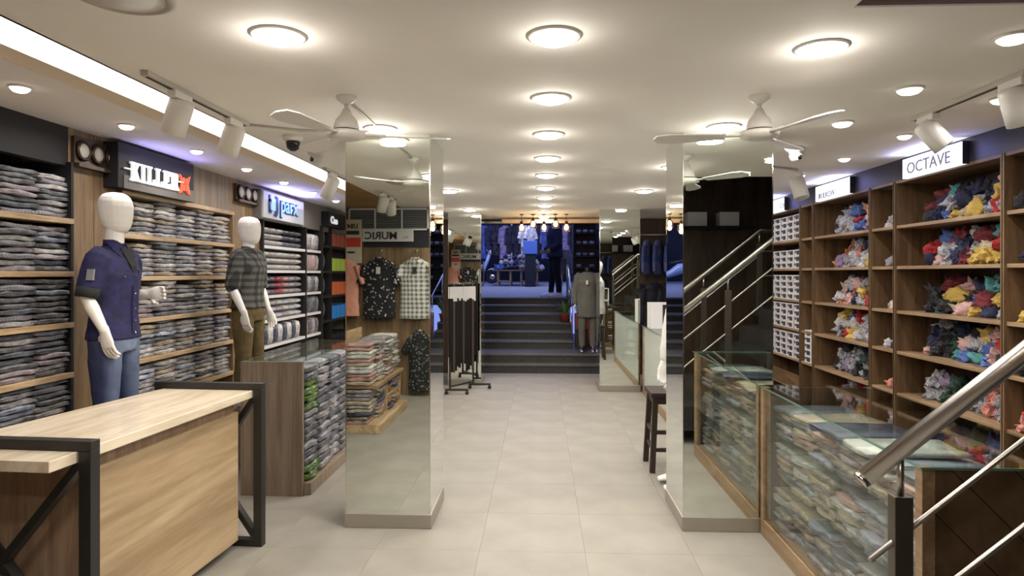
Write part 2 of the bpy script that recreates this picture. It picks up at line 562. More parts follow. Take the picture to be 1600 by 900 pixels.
# stairwell above the flight on the right
sw = MB().box(1.0, 1.02, YB, 2.2, ZC + .16, 4.6).box(1.0, XR, 2.2, 2.22, ZC + .36, 4.6).box(1.0, XR + .1, YB, 2.22, 4.6, 4.7)
struct('wall_stairwell', sw, M['darkwood'])
# side walls of the entrance steps
struct('wall_steps', MB().box(-1.45, -1.33, YF + .12, 14.2, 0, 3.4).box(1.36, 1.48, YF + .12, 14.2, 0, 3.4), M['nightwall'])

# entrance door frame in chrome
df = MB().box(-.93, -.90, YF - .03, YF, 0, 2.405).box(.93, .96, YF - .03, YF, 0, 2.405).box(-.93, .96, YF - .03, YF, 2.38, 2.41)
struct('trim_4', df, M['steel'])

# entrance steps
st = thing('entrance_steps', 'dark granite steps rising from the shop floor to the street entrance', 'staircase', (0, 10.5, 0))
zs = [.15, .29, .42, .55, .68, .81, .945, 1.08]
ys = [10.44, 10.64, 11.41, 11.84, 12.2, 12.66, 13.36, 13.93]
for k in range(8):
    x1 = 1.36 if k < 2 else .56
    y1 = ys[k + 1] + .02 if k < 7 else 14.3
    z0 = 0 if k == 0 else zs[k - 1]
    if k == 1: y1 = 14.3
    if k == 7: x1 = 1.36
    x0 = -.91 if k == 0 else -1.33
    if k == 0: x1 = .94
    s = part('step', MB().box(x0, x1, ys[k] + .02, y1, 0 if k < 2 else z0 - .02, zs[k] - .03), M['granite'], st)
    part('tread', MB().box(x0, x1, ys[k], y1, zs[k] - .035, zs[k]), M['granitetop'], s, bevel=.006)

# street outside
g = MB()
g.add([(-14, 14.3, 1.08), (14, 14.3, 1.08), (14, 20, 1.29), (-14, 20, 1.29), (14, 27, 1.35), (-14, 27, 1.35),
       (-14, 14.3, .9), (14, 14.3, .9)], [(0, 1, 2, 3), (3, 2, 4, 5), (6, 7, 1, 0)])
o = part('pavement', g, M['road']); o['kind'] = 'structure'
o = part('wall_street', MB().box(-9, 9, 23, 23.3, 1.2, 6), M['nightwall']); o['kind'] = 'structure'
o = part('wall_facade', MB().box(-9, -1.33, 14.2, 14.35, .9, 4.5).box(1.36, 9, 14.2, 14.35, .9, 4.5), M['nightwall']); o['kind'] = 'structure'

# ------------------------------------------------------------------ mirrored pillars
def pillar(x0, x1, y0, y1, label, group=None):
    t = thing('mirror_pillar', label, 'pillar', ((x0 + x1) / 2, (y0 + y1) / 2, 0))
    part('core', MB().box(x0 + .012, x1 - .012, y0 + .012, y1 - .012, 0, ZC), M['dark'], t)
    zb = .088
    p = MB().box(x0 - .006, x1 + .006, y0 - .006, y1 + .006, 0, zb)
    part('plinth', p, M['plinth'], t, bevel=.004)
    g = .007
    for a in ((x0 + g, x1 - g, y0, y0 + .006), (x0 + g, x1 - g, y1 - .006, y1), (x0, x0 + .006, y0 + g, y1 - g), (x1 - .006, x1, y0 + g, y1 - g)):
        part('mirror_panel', MB().box(*a, zb, ZC), M['mirror'], t)
    for xx in (x0, x1 - g):
        for yy in (y0, y1 - g):
            part('corner_trim', MB().box(xx, xx + g, yy, yy + g, zb, ZC), M['chrome'], t)
    return t


pillar(-1.217, -.684, 4.06, 4.60, 'mirror clad square pillar left of the aisle, nearest the long wooden table')
pillar(.872, 1.418, 4.09, 4.63, 'mirror clad square pillar right of the aisle beside the glass counter')
pillar(-1.315, -.844, 9.31, 9.80, 'mirror clad pillar at the far left beside the entrance steps')
pillar(.789, 1.33, 8.90, 9.43, 'mirror clad pillar at the far right beside the entrance steps')

# ------------------------------------------------------------------ downlights
def downlight(x, y, r, w, label, group, cat='downlight', big=True):
    t = thing('ceiling_downlight', label, cat, (x, y, ZC), group=group)
    n = 28 if big else 18
    prof = [(r * 1.12, 0), (r * 1.12, -.006), (r * 1.0, -.010), (r * .98, -.004)]
    part('trim_ring', MB().lathe((0, 0, 0), prof, n), M['whitep'], t, local=True)
    part('diffuser', MB().lathe((0, 0, 0), [(r * .97, -.004), (r * .93, -.014), (r * .7, -.024), (r * .35, -.029), (0, -.030)], n), M['downE'] if big else M['smallE'], t, local=True)
    if big:                                     # added unseen point lamp to brighten the ceiling; diffuser domed to suit it
        P_ = bpy.data.lights.new('ceiling_fill', 'POINT'); P_.energy = w * .13; P_.color = (1, .93, .84); P_.shadow_soft_size = 0
        po = bpy.data.objects.new('ceiling_fill', P_); COL.objects.link(po); po.parent = t; po.location = (0, 0, -.085)
    L = area('lamp', (0, 0, -.032), (0, 0, 0), w, r * 1.8, (1, .925, .83) if big else (1, .94, .88), spread=R(170))
    L.parent = t


for k in range(10):
    downlight(.049, 2.41 + k * .845, .088, BIG_W * .68, f'large round downlight, {ORD[k]} from the camera in the middle ceiling row',
              'large downlights down the middle')
for k, y in enumerate((2.36, 3.89, 5.35, 6.84, 8.85, 9.62)):
    downlight(-.955, y, .088, BIG_W, f'large round downlight, {ORD[k]} from the camera in the left ceiling row', 'large downlights, left row')
for k, y in enumerate((2.58, 3.93, 5.4, 6.93, 8.93)):
    downlight(1.076, y, .088, BIG_W, f'large round downlight, {ORD[k]} from the camera in the right ceiling row', 'large downlights, right row')
for k, y in enumerate((.75, -.1)):
    for x in (-.955, .049):
        downlight(x, y, .088, BIG_W * .6, f'large round downlight behind the viewer, {ORD[k]} row, {"left" if x < 0 else "middle"}', 'large downlights behind the viewer')
for k in range(8):
    downlight(-2.415, 2.17 + k * .787, .042, SMALL_W, f'small round downlight in the left soffit, {ORD[k]} from the camera', 'small soffit downlights', big=False)
for k, y in enumerate((2.49, 3.17, 3.86, 4.6)):
    downlight(1.728, y, .055, SMALL_W, f'small round downlight between pillar and right shelves, {ORD[k]} from the camera', 'small downlights, inner right row', big=False)
for k, y in enumerate((2.5, 3.37, 4.23, 5.05, 5.89, 6.8, 7.6)):
    downlight(2.274, y, .042, SMALL_W, f'small round downlight close to the right shelves, {ORD[k]} from the camera', 'small downlights, outer right row', big=False)

# ------------------------------------------------------------------ ceiling fans
def fan(x, y, rot, label, drop=.19):
    t = thing('ceiling_fan', label, 'ceiling fan', (x, y, ZC))
    part('canopy', MB().lathe((0, 0, 0), [(.05, 0), (.05, -.012), (.028, -.03), (.012, -.04)], 20), M['whitep'], t, local=True)
    part('down_rod', MB().cyl((0, 0, -.12), .011, .09, 12), M['whitep'], t, local=True)
    hub = part('motor_housing', MB().lathe((0, 0, 0), [(.016, -.06), (.03, -.09), (.052, -.115), (.062, -.15), (.062, -.168)], 24), M['whitep'], t, local=True)
    part('motor_collar', MB().cyl((0, 0, -.172), .067, .008, 24), M['dark'], hub, local=True)
    part('motor_disc', MB().lathe((0, 0, 0), [(.085, -.172), (.095, -.18), (.09, -.20), (.05, -.212), (.0, -.214)], 28), M['whitep'], t, local=True)
    for k in range(3):
        a = rot + k * 2 * PI / 3
        m = Matrix.Rotation(a, 3, 'Z')
        b = MB()
        out = [(.16, -.030), (.42, -.062), (.49, -.045), (.51, 0), (.49, .045), (.42, .055), (.16, .030)]
        b.prism(out, -.003, .003, 'XY')
        b.v = [m @ (Matrix.Rotation(R(11), 3, 'X') @ v) + Vector((0, 0, -.19)) for v in b.v]
        bl = part('blade', b, M['whitep'], t, local=True)
        ar = MB().box(.07, .19, -.016, .016, -.004, .004); ar.v = [m @ v + Vector((0, 0, -.188)) for v in ar.v]
        part('blade_arm', ar, M['whitep'], bl, local=True)


fan(-.954, 3.2, R(12), 'white three bladed ceiling fan in front of the near left mirror pillar')
fan(1.07, 3.28, R(50), 'white three bladed ceiling fan in front of the near right mirror pillar')

# ------------------------------------------------------------------ track lights
def track(p0, p1, label):
    t = thing('light_track', label, 'light track', p0)
    part('rail', MB().bar(Vector(p0) + Vector((0, 0, -.012)), Vector(p1) + Vector((0, 0, -.012)), .034, .022), M['wire'], t)
    part('slot', MB().bar(Vector(p0) + Vector((0, .02, -.0245)), Vector(p1) + Vector((0, -.02, -.0245)), .010, .004), M['dark'], t)


def spotlight(p, aim, label, group=None, w=None, length=.165, r=.056, drop=.075):
    t = thing('track_spotlight', label, 'spotlight', p, group=group)
    part('adaptor', MB().box(-.022, .022, -.075, .075, -.058, -.022), M['whitep'], t, local=True, bevel=.005)
    part('stem', MB().cyl((0, 0, -.022 - drop), .010, drop - .02, 10), M['whitep'], t, local=True)
    d = Vector(aim).normalized()
    c = Vector((0, 0, -.022 - drop))
    h = part('housing', MB().lathe(c - d * .045, [(r * .72, 0), (r * .97, .012), (r, .03), (r, length), (r * .9, length), (r * .85, length - .02)], 24, axis=d),
             M['whitep'], t, local=True)
    part('lens', MB().cyl(c + d * (length - .07), r * .82, .004, 20, axis=d), M['smallE'], h, local=True)
    L = bpy.data.lights.new('lamp', 'SPOT'); L.energy = SPOT_W if w is None else w; L.spot_size = R(75); L.spot_blend = .7
    L.shadow_soft_size = .04; L.color = (1, .88, .72)
    lo = bpy.data.objects.new('lamp', L); COL.objects.link(lo); lo.parent = t
    lo.location = c + d * (length - .03)
    lo.rotation_euler = d.to_track_quat('-Z', 'Y').to_euler()
    return t


track((-1.69, 2.74, ZC), (-1.69, 3.72, ZC), 'grey light track on the ceiling above the long wooden table')
spotlight((-1.69, 3.02, ZC), (-.42, .18, -.95), 'white track spotlight above the table, nearer the camera')
spotlight((-1.69, 3.56, ZC), (-.42, .18, -.95), 'white track spotlight above the table, second along the track')
track((-1.76, 5.3, ZC), (-1.76, 5.9, ZC), 'short light track beyond the two dome cameras')
spotlight((-1.76, 5.5, ZC), (-.45, .2, -.9), 'white spotlight by the upper left edge of the near left pillar', length=.19)
track((-1.66, .62, ZC), (-1.66, 1.35, ZC), 'light track behind the viewer, seen in the left pillar mirror')
spotlight((-1.66, 1.22, ZC), (-.35, -.35, -.9), 'white spotlight seen left in the left pillar mirror', w=18)
spotlight((-1.66, .88, ZC), (-.1, -.5, -.9), 'white spotlight seen right in the left pillar mirror', w=18)
track((2.07, 2.9, ZC), (2.07, 3.76, ZC), 'light track on the ceiling above the right glass counter')
spotlight((2.07, 3.62, ZC), (.42, -.18, -.60), 'white spotlight overlapping the nearest lit sign on the right', length=.17)
spotlight((2.07, 2.98, ZC), (.35, .15, -.85), 'white spotlight at the upper right edge of the picture', length=.17)
spotlight((2.17, 5.68, ZC), (.15, -.3, -.92), 'white spotlight between the two farther lit signs on the right', length=.19, r=.062)

# surveillance cameras
def dome(x, y, label, dark, face):
    t = thing('dome_camera', label, 'camera', (x, y, ZC))
    part('base', MB().lathe((0, 0, 0), [(.06, 0), (.062, -.02), (.052, -.035)], 20), M['whitep'], t, local=True)
    h = part('ball', MB().lathe((0, 0, -.03), [(.04, 0), (.045, -.02), (.036, -.05), (.015, -.066)], 20), M['blackp' if dark else 'whitep'], t, local=True)
    part('eye', MB().cyl((face[0] * .03, face[1] * .03, -.062), .017, .014, 14, axis=face), M['lens'], h, local=True)


dome(-1.56, 4.09, 'dome surveillance camera with black ball under the ceiling left of the fan', True, (.3, -.9, -.3))
dome(-1.585, 4.60, 'white dome surveillance camera just beyond the black one', False, (-.6, -.8, -.2))
dome(1.77, 4.66, 'white dome surveillance camera on the ceiling right of the right pillar', False, (.3, -.9, -.2))
tag(part('ceiling_cable', MB().tube([(-1.69, 3.74, ZC - .008), (-1.45, 3.9, ZC - .008), (-1.25, 3.95, ZC - .008), (-.96, 3.95, ZC - .008), (-.96, 3.26, ZC - .008)], .007, 6), M['wire']),
    'thin pale cable along the ceiling from the light track to the left fan', 'cable')
tag(part('ceiling_conduit', MB().tube([(1.42, 5.1, ZC - .01), (2.12, 5.55, ZC - .01)], .009, 6), M['wire']),
    'thin conduit on the ceiling running from the right pillar to a spotlight', 'conduit')
t = thing('ceiling_speaker', 'round grey ceiling fitting cut by the top left edge of the picture', 'ceiling fitting', (-1.29, 1.98, ZC))
part('rim', MB().lathe((0, 0, 0), [(.155, 0), (.155, -.012), (.13, -.022), (.12, -.012)], 32), M['wire'], t, local=True)
part('grille', MB().cyl((0, 0, -.016), .12, .006, 32), M['whitep'], t, local=True)

# ------------------------------------------------------------------ folded shirts
def folded_mesh(seed, w=.25, d=.30, h=.032):
    """folded garment: width along Y, folded edge towards +X, rounded with a crease line"""
    r = random.Random(seed)
    prof = [(-d / 2, .1), (-d / 2, .8), (-d * .2, 1.02), (d * .3, 1.0), (d * .46, .92), (d * .5, .72), (d * .472, .5), (d * .5, .28), (d * .46, .04), (d * .2, 0)]
    vs = []; fs = []; m = 7; n = len(prof)
    ph = r.uniform(0, 6); a = r.uniform(.002, .006)
    for i in range(m):
        y = (i / (m - 1) - .5) * w
        edge = .72 if i in (0, m - 1) else 1
        for (x, z) in prof:
            vs.append((x + r.uniform(-.006, .006) * (x > 0) + a * math.sin(ph + i), y * (1 if i not in (0, m - 1) else r.uniform(.97, 1.02)),
                       h * (.5 + (z - .5) * edge) + r.uniform(-.0025, .0025) + .0025 * math.sin(ph + i * 1.3)))
    for i in range(m - 1):
        for k in range(n):
            k2 = (k + 1) % n
            fs.append((i * n + k, i * n + k2, (i + 1) * n + k2, (i + 1) * n + k))
    fs.append(tuple(range(n))); fs.append(tuple((m - 1) * n + k for k in range(n - 1, -1, -1)))
    mb = MB().add(vs, fs, True)
    return mb.mesh('folded_shirt', M['shirt_slate'])


def shirt_mat(name, c, c2=None, stripe=0):
    if stripe:
        m, n, l, b = nt(name)
        tc = n.new('ShaderNodeTexCoord'); sp = n.new('ShaderNodeSeparateXYZ'); l.new(tc.outputs['Object'], sp.inputs[0])
        mu = n.new('ShaderNodeMath'); mu.operation = 'MULTIPLY'; mu.inputs[1].default_value = stripe; l.new(sp.outputs['Y'], mu.inputs[0])
        si = n.new('ShaderNodeMath'); si.operation = 'SINE'; l.new(mu.outputs[0], si.inputs[0])
        r = n.new('ShaderNodeValToRGB'); r.color_ramp.elements[0].position = .4; r.color_ramp.elements[1].position = .6
        r.color_ramp.elements[0].color = c4(c); r.color_ramp.elements[1].color = c4(c2); l.new(si.outputs[0], r.inputs['Fac'])
        l.new(r.outputs['Color'], b.inputs['Base Color']); b.inputs['Roughness'].default_value = .45
        return m
    m = cloth(name, c, c2 or [x * .6 for x in c], 14, .5, bump=.7)
    m.node_tree.nodes['Principled BSDF'].inputs['Coat Weight'].default_value = .5     # clear bag over the shirt
    m.node_tree.nodes['Principled BSDF'].inputs['Coat Roughness'].default_value = .25
    return m


M['shirt_slate'] = shirt_mat('shirt_slate', (.13, .14, .17))
SHIRTS = {
    'slate grey': M['shirt_slate'],
    'dark grey': shirt_mat('shirt_dark', (.07, .07, .08), (.15, .15, .16)),
    'pale grey': shirt_mat('shirt_pale', (.36, .35, .36), (.22, .21, .22)),
    'mauve grey': shirt_mat('shirt_mauve', (.25, .21, .24), (.34, .30, .32)),
    'blue grey': shirt_mat('shirt_blue', (.15, .18, .26), (.28, .30, .36)),
    'brown grey': shirt_mat('shirt_brown', (.17, .14, .12), (.28, .24, .20)),
    'off white': shirt_mat('shirt_white', (.55, .53, .52), (.36, .35, .34)),
    'striped grey': shirt_mat('shirt_stripe', (.28, .27, .30), (.12, .12, .15), 300),
    'light blue': shirt_mat('shirt_lb', (.30, .35, .46), (.46, .48, .54)),
    'beige': shirt_mat('shirt_beige', (.46, .38, .28), (.34, .27, .2)),
    'pink': shirt_mat('shirt_pink', (.50, .30, .27), (.38, .24, .22)),
    'red': shirt_mat('shirt_red', (.45, .03, .06), (.3, .04, .06)),
    'green': shirt_mat('shirt_green', (.16, .32, .03), (.045, .075, .03)),
    'orange': shirt_mat('shirt_orange', (.48, .22, .05), (.35, .16, .05)),
    'white': shirt_mat('shirt_w2', (.66, .64, .60), (.45, .44, .42)),
    'navy': shirt_mat('shirt_navy', (.03, .035, .08), (.07, .08, .13)),
}
FOLD = [folded_mesh(s) for s in range(8)]


def stack(x, y, z, n, face, pal, where, group, w=1.0, d=1.0, h=.032, jitter=.008, kind='folded_shirt'):
    """n folded shirts on top of each other; face = direction of the folded edge (angle about Z)"""
    for k in range(n):
        col = rnd.choice(pal)
        inst(kind, rnd.choice(FOLD), (x + rnd.uniform(-jitter, jitter), y + rnd.uniform(-jitter, jitter), z + k * h),
             (rnd.uniform(-.02, .02), rnd.uniform(-.02, .02), face + rnd.uniform(-.06, .06)),
             f'{col} {kind.replace("_", " ")}, {ORD[n - 1 - k]} from top, {where}', 'shirt' if 'shirt' in kind else 'garment', group, SHIRTS[col], (d, w * rnd.uniform(.94, 1.04), h / .033))


# ------------------------------------------------------------------ left wall shelving
def shelf_unit(name, label, x0, x1, y0, y1, boards, mat, back, z_top, th=.032, sides=None, plank=None):
    t = thing(name, label, 'shelving', (x0, (y0 + y1) / 2, 0))
    part('back_panel', MB().box(x0, x0 + .012, y0, y1, 0, z_top), back, t)
    for z in boards:
        part('shelf_board', MB().box(x0 + .012, x1, y0 + .003, y1 - .003, z - th, z), mat, t, bevel=.003)
    for yy in (sides or ()):
        part('side_panel', MB().box(x0 + .012, x1 - .006, yy - .011, yy + .011, 0, z_top), plank or mat, t)
    return t


b1 = [.12, .42, .71, 1.0, 1.295, 1.595, 1.905]
shelf_unit('wall_shelving', 'light oak wall shelving at the left edge, packed with folded shirts', XL, -2.76, 2.1, 3.79, b1, M['oakL'], M['dark'], 2.24, sides=(2.1, 3.78), plank=M['dark'])
b2 = [.12, .42, .71, .99, 1.27, 1.565, 1.85, 2.14]
shelf_unit('wall_shelving', 'wall shelving with folded shirts between the two dressed mannequins', XL, -2.76, 4.24, 5.84, b2, M['oakL'], M['dark'], 2.14, sides=(4.25, 5.82), plank=M['panelL'])
struct('trim_5', MB().box(-2.86, -2.80, 2.1, 3.79, 2.22, ZC), M['dark'])
struct('trim_6', MB().box(-2.86, -2.80, 4.21, 5.84, 2.14, ZC), M['panelgrey'])
struct('trim_7', MB().box(-2.86, -2.80, 6.45, 10.4, 2.13, ZC), M['greyboard'])
for k, (a, b) in enumerate(((3.79, 4.24), (5.84, 6.45))):
    wp = thing('wall_panel', ('brown wood grain wall panel behind the near denim mannequin', 'brown wood grain wall panel behind the checked shirt mannequin')[k], 'wall panel', (-2.82, (a + b) / 2, 0))
    w = (b - a) / 2
    for j in range(2):
        part('plank', MB().box(XL, -2.80 + .002 * j, a + j * w + .0015, a + (j + 1) * w - .0015, 0, ZC), M['panelL'], wp, bevel=.002)

pals = ['slate grey', 'slate grey', 'dark grey', 'pale grey', 'blue grey', 'striped grey', 'mauve grey', 'off white', 'dark grey']
palk = ['pale grey', 'mauve grey', 'off white', 'striped grey', 'off white', 'light blue', 'pale grey', 'slate grey', 'beige', 'white']
shelfname = {0: 'top', 1: 'second', 2: 'third', 3: 'fourth', 4: 'fifth'}
for r_, z in enumerate((1.905, 1.595, 1.295, 1.0, .71)):
    for c_, y in enumerate((3.655, 3.40)):
        n = 8
        stack(-2.93, y, z, n if c_ < 2 else 8, 0, pals, f'{("right", "middle", "left")[c_]} stack, {shelfname[r_]} shelf, near left bay',
              'folded shirts on the near left bay', h=.0325 if r_ else .031, jitter=.014)
for r_, z in enumerate((1.85, 1.565, 1.27, .99, .71)):
    for c_ in range(5):
        y = 4.52 + c_ * .285
        n = 7 if c_ % 2 == 0 or r_ == 4 else 8
        stack(-2.93, y, z, n, 0, palk, f'{ORD[c_]} stack, {shelfname[r_]} shelf, middle left bay',
              'folded shirts on the middle left bay', w=.93, h=.0325, jitter=.010)

# round lamp plaques above the wood panels
def plaque(y0, y1, z0, z1, label):
    t = thing('lamp_plaque', label, 'wall lamp', (-2.80, (y0 + y1) / 2, z0))
    part('board', MB().box(-2.80, -2.775, y0, y1, z0 + .01, z1), M['darkwood'], t, bevel=.003)
    part('ledge', MB().box(-2.80, -2.745, y0, y1, z0 - .012, z0 + .01), M['darkwood'], t)
    n = 3; w = (y1 - y0) / n
    for k in range(n):
        c = (-2.775, y0 + w * (k + .5), (z0 + z1) / 2 + .005)
        rr = w * .40
        b = part('bezel', MB().ring((c[0] + .01, c[1], c[2]), rr, .012, 24, (1, 0, 0)), M['brass'], t)
        part('round_lens', MB().lathe(c, [(rr, 0), (rr * .95, .012), (rr * .6, .022), (0, .026)], 22, axis=(1, 0, 0)), M['roundglass'], b)


plaque(3.81, 4.20, 2.235, 2.405, 'dark wooden plaque with three round lamps above the near wood panel')
plaque(5.90, 6.34, 2.255, 2.41, 'dark wooden plaque with three round lamps above the farther wood panel')

# the large black sign
sg = thing('shop_sign', 'black sign board with white slab letters and a red emblem above the middle left bay', 'sign', (-2.74, 4.55, 2.14))
part('board', MB().box(-2.80, -2.70, 4.10, 5.02, 2.135, 2.43), M['dark'], sg, bevel=.003)
part('lower_band', MB().box(-2.70, -2.695, 4.155, 5.02, 2.137, 2.225), M['greyboard'], sg)
LX = -2.694


def glyphs(rects, name, mat):
    """rects in sign coordinates (y along the wall, z up)"""
    m = MB()
    for q in rects:
        m.prism(q, LX, LX + .014, 'YZ')
    return part(name, m, mat, sg)


def rc(a, b, c, d): return [(a, c), (b, c), (b, d), (a, d)]


zb, zt = 2.195, 2.318
lw = .081; y = 4.205
def slab_I(y, w=.030, s=.058):
    return [rc(y + (s - w) / 2, y + (s + w) / 2, zb, zt), rc(y, y + s, zt - .013, zt), rc(y, y + s, zb, zb + .013)]
glyphs(slab_I(y) + [[(y + .044, zb + .062), (y + .078, zt - .006), (y + .090, zt - .006), (y + .056, zb + .052)],
                    [(y + .040, zb + .070), (y + .070, zb + .004), (y + .100, zb + .004), (y + .060, zb + .082)],
                    rc(y + .064, y + .104, zt - .013, zt), rc(y + .060, y + .106, zb, zb + .013)], 'letter_k', M['signLet'])
y += .112
glyphs(slab_I(y), 'letter_i', M['signLet']); y += .070
for nm in ('letter_l', 'letter_l'):
    glyphs(slab_I(y) + [rc(y + .03, y + .088, zb, zb + .013), rc(y + .076, y + .088, zb, zb + .04)], nm, M['signLet']); y += .098
glyphs(slab_I(y) + [rc(y + .03, y + .084, zb, zb + .013), rc(y + .072, y + .084, zb, zb + .036), rc(y + .03, y + .084, zt - .013, zt),
                    rc(y + .072, y + .084, zt - .034, zt), rc(y + .03, y + .068, zb + .056, zb + .088), rc(y + .060, y + .068, zb + .046, zb + .078)], 'letter_e', M['signLet']); y += .096
glyphs(slab_I(y) + [rc(y + .03, y + .078, zt - .013, zt), [(y + .066, zt - .05), (y + .090, zt - .05), (y + .090, zt - .012), (y + .078, zt), (y + .066, zt)],
                    rc(y + .03, y + .084, zb + .056, zb + .070), [(y + .050, zb + .062), (y + .074, zb + .062), (y + .100, zb + .004), (y + .072, zb)],
                    rc(y + .066, y + .104, zb, zb + .011)], 'letter_r', M['signLet']); y += .112
glyphs([rc(4.15, 4.23, 2.262, 2.270), rc(y - .012, y + .05, 2.262, 2.270)], 'arrow_line', M['signLet'])
ye = y + .075; em = []
for s in (-1, 1):
    em.append([(ye + s * .010, zb + .012), (ye + s * .030, zb + .012), (ye + s * .024, zb + .065), (ye + s * .032, zt - .014), (ye + s * .012, zt - .014), (ye + s * .006, zb + .065)][::s])
    em.append([(ye + s * .040, zb), (ye + s * .072, zb - .012), (ye + s * .052, zb + .045), (ye + s * .046, zb + .064), (ye + s * .052, zb + .085), (ye + s * .072, zt + .006), (ye + s * .052, zt - .006), (ye + s * .034, zb + .08), (ye + s * .030, zb + .055)][::s])
em.append(rc(ye - .03, ye + .03, zb + .055, zb + .07))
glyphs(em, 'red_emblem', M['signRed'])
L = area('sign_glow', (-2.74, 4.55, 2.44), (PI, 0, PI / 2), 0, .02, (.35, .35, 1))
bpy.data.objects.remove(L)

# second left sign, pale box with blue letters
s2 = thing('shop_sign', 'pale sign box with blue letters above the white shelves on the left', 'sign', (-2.75, 6.9, 2.14))
part('box', MB().box(-2.80, -2.705, 6.33, 7.42, 2.135, 2.395), M['signP'], s2, bevel=.003)
part('frame', MB().box(-2.80, -2.72, 6.30, 7.45, 2.12, 2.41), M['greyboard'], s2)
text('lettering', 'parx', .235, (-2.70, 6.72, 2.225), (0, 1, 0), (0, 0, 1), M['letBlue'], s2, .012, 1.12, .011)
text('lettering_face', 'parx', .235, (-2.692, 6.72, 2.225), (0, 1, 0), (0, 0, 1), M['signBlue'], s2, .010, 1.12, -.001)
lg = MB()
for q in (rc(6.44, 6.47, 2.21, 2.37), rc(6.44, 6.50, 2.30, 2.33), [(6.44, 2.19), (6.50, 2.19), (6.50, 2.22), (6.44, 2.22)]):
    lg.prism(q, -2.704, -2.692, 'YZ')
lg.prism([(6.60, 2.37), (6.66, 2.36), (6.66, 2.20), (6.62, 2.16), (6.56, 2.18), (6.60, 2.20)], -2.704, -2.692, 'YZ')
part('logo_mark', lg, M['letBlue'], s2)
part('logo_panel', MB().prism(rc(6.50, 6.60, 2.22, 2.34), -2.704, -2.695, 'YZ'), M['signBlue'], s2)
# third left sign
s3 = thing('shop_sign', 'black projecting sign with white letters at the left pillar edge', 'sign', (-2.75, 8.6, 2.2))
part('box', MB().box(-2.80, -2.70, 8.30, 9.05, 2.19, 2.38), M['dark'], s3, bevel=.003)
text('lettering', 'Cao', .13, (-2.695, 8.36, 2.235), (0, 1, 0), (0, 0, 1), M['signLet'], s3, .01, 1.3, .004)


# ------------------------------------------------------------------ white shelving under the second sign
wb_ = [.35, .60, .85, 1.11, 1.36, 1.62, 1.87]
t = thing('wall_shelving', 'white shelving with packed goods under the pale blue lettered sign', 'shelving', (-2.95, 7.3, 0))
part('back_panel', MB().box(XL, XL + .012, 6.46, 8.22, 0, 2.13), M['dark'], t)
for z in wb_:
    part('shelf_board', MB().box(XL + .012, -2.77, 6.47, 8.2, z - .03, z), M['whitem'], t, bevel=.002)
for yy in (6.46, 7.66, 8.22):
    part('upright', MB().box(XL + .012, -2.76, yy - .012, yy + .012, 0, 2.13), M['black'], t)

def soft_pack(seed, w=.2, d=.26, h=.085):
    r = random.Random(seed)
    m = MB()
    rings = []
    for i, t_ in enumerate((-.5, -.42, -.2, .0, .2, .42, .5)):
        s = (.55, .93, 1, 1.03, 1, .93, .55)[i]
        rings.append(((r.uniform(-.004, .004), t_ * w, h / 2 * (1 + r.uniform(-.04, .04))), (d / 2 * s, 0, 0), (0, 0, h / 2 * s * r.uniform(.93, 1.04))))
    m.loft(rings, 12)
    return m.mesh('garment_pack', [SHIRTS['off white']])


PACK = [soft_pack(s) for s in range(4)]
white_pal = ['white', 'off white', 'white']
for r_, (z, pal) in enumerate(((1.87, ['off white', 'pale grey', 'slate grey']), (1.62, white_pal), (1.36, ['pale grey', 'slate grey', 'red', 'pink', 'mauve grey', 'pale grey']),
                               (1.11, ['light blue', 'white', 'light blue', 'mauve grey', 'white']))):
    for c_ in range(6):
        for k in range(3):
            col = pal[(c_ + (k if r_ == 3 else 0)) % len(pal)] if r_ != 0 else (pal[0] if c_ < 3 else pal[2])
            inst('garment_pack', rnd.choice(PACK), (-2.90, 6.58 + c_ * .178, z + k * .066), (0, 0, rnd.uniform(-.05, .05)),
                 f'{col} wrapped garment, {["lower", "middle", "upper"][k]} layer, {ORD[c_]} column, {ORD[r_]} white shelf', 'garment', 'wrapped garments on the white shelves', SHIRTS[col], (1, .82, .77))
for k in range(8):
    col = 'navy' if k % 2 == 0 else 'white'
    nm = inst('garment_pack', PACK[k % 4], (-2.87, 6.60 + k * .125, .855), (PI / 2, 0, 0), f'{"dark" if k % 2 == 0 else "white"} garment standing upright, {ORD[k]} along the lowest white shelf', 'garment',
              'upright garments on the lowest white shelf', SHIRTS[col], (.9, .55, 1.25))
    nm.location.z = .855 + .2 * .5 * .55 * 1.7; nm.scale = (.9, 1.0, 1.2)
    nm.location.z = .855 + .1
for r_, z in enumerate((1.87, 1.62, 1.36, 1.11, .85)):
    for k in range(4):
        col = (['off white', 'pale grey'], ['pink', 'mauve grey'], ['slate grey', 'pale grey'], ['slate grey', 'dark grey'], ['mauve grey', 'dark grey'])[r_][k % 2]
        o = inst('garment_pack', PACK[k % 4], (-2.88, 7.76 + k * .125, z + .1), (PI / 2, 0, 0), f'{col} garment standing on edge, {ORD[k]}, {ORD[r_]} shelf of narrow white bay', 'garment',
                 'garments in the narrow white bay', SHIRTS[col], (.9, 1.0, 1.2))

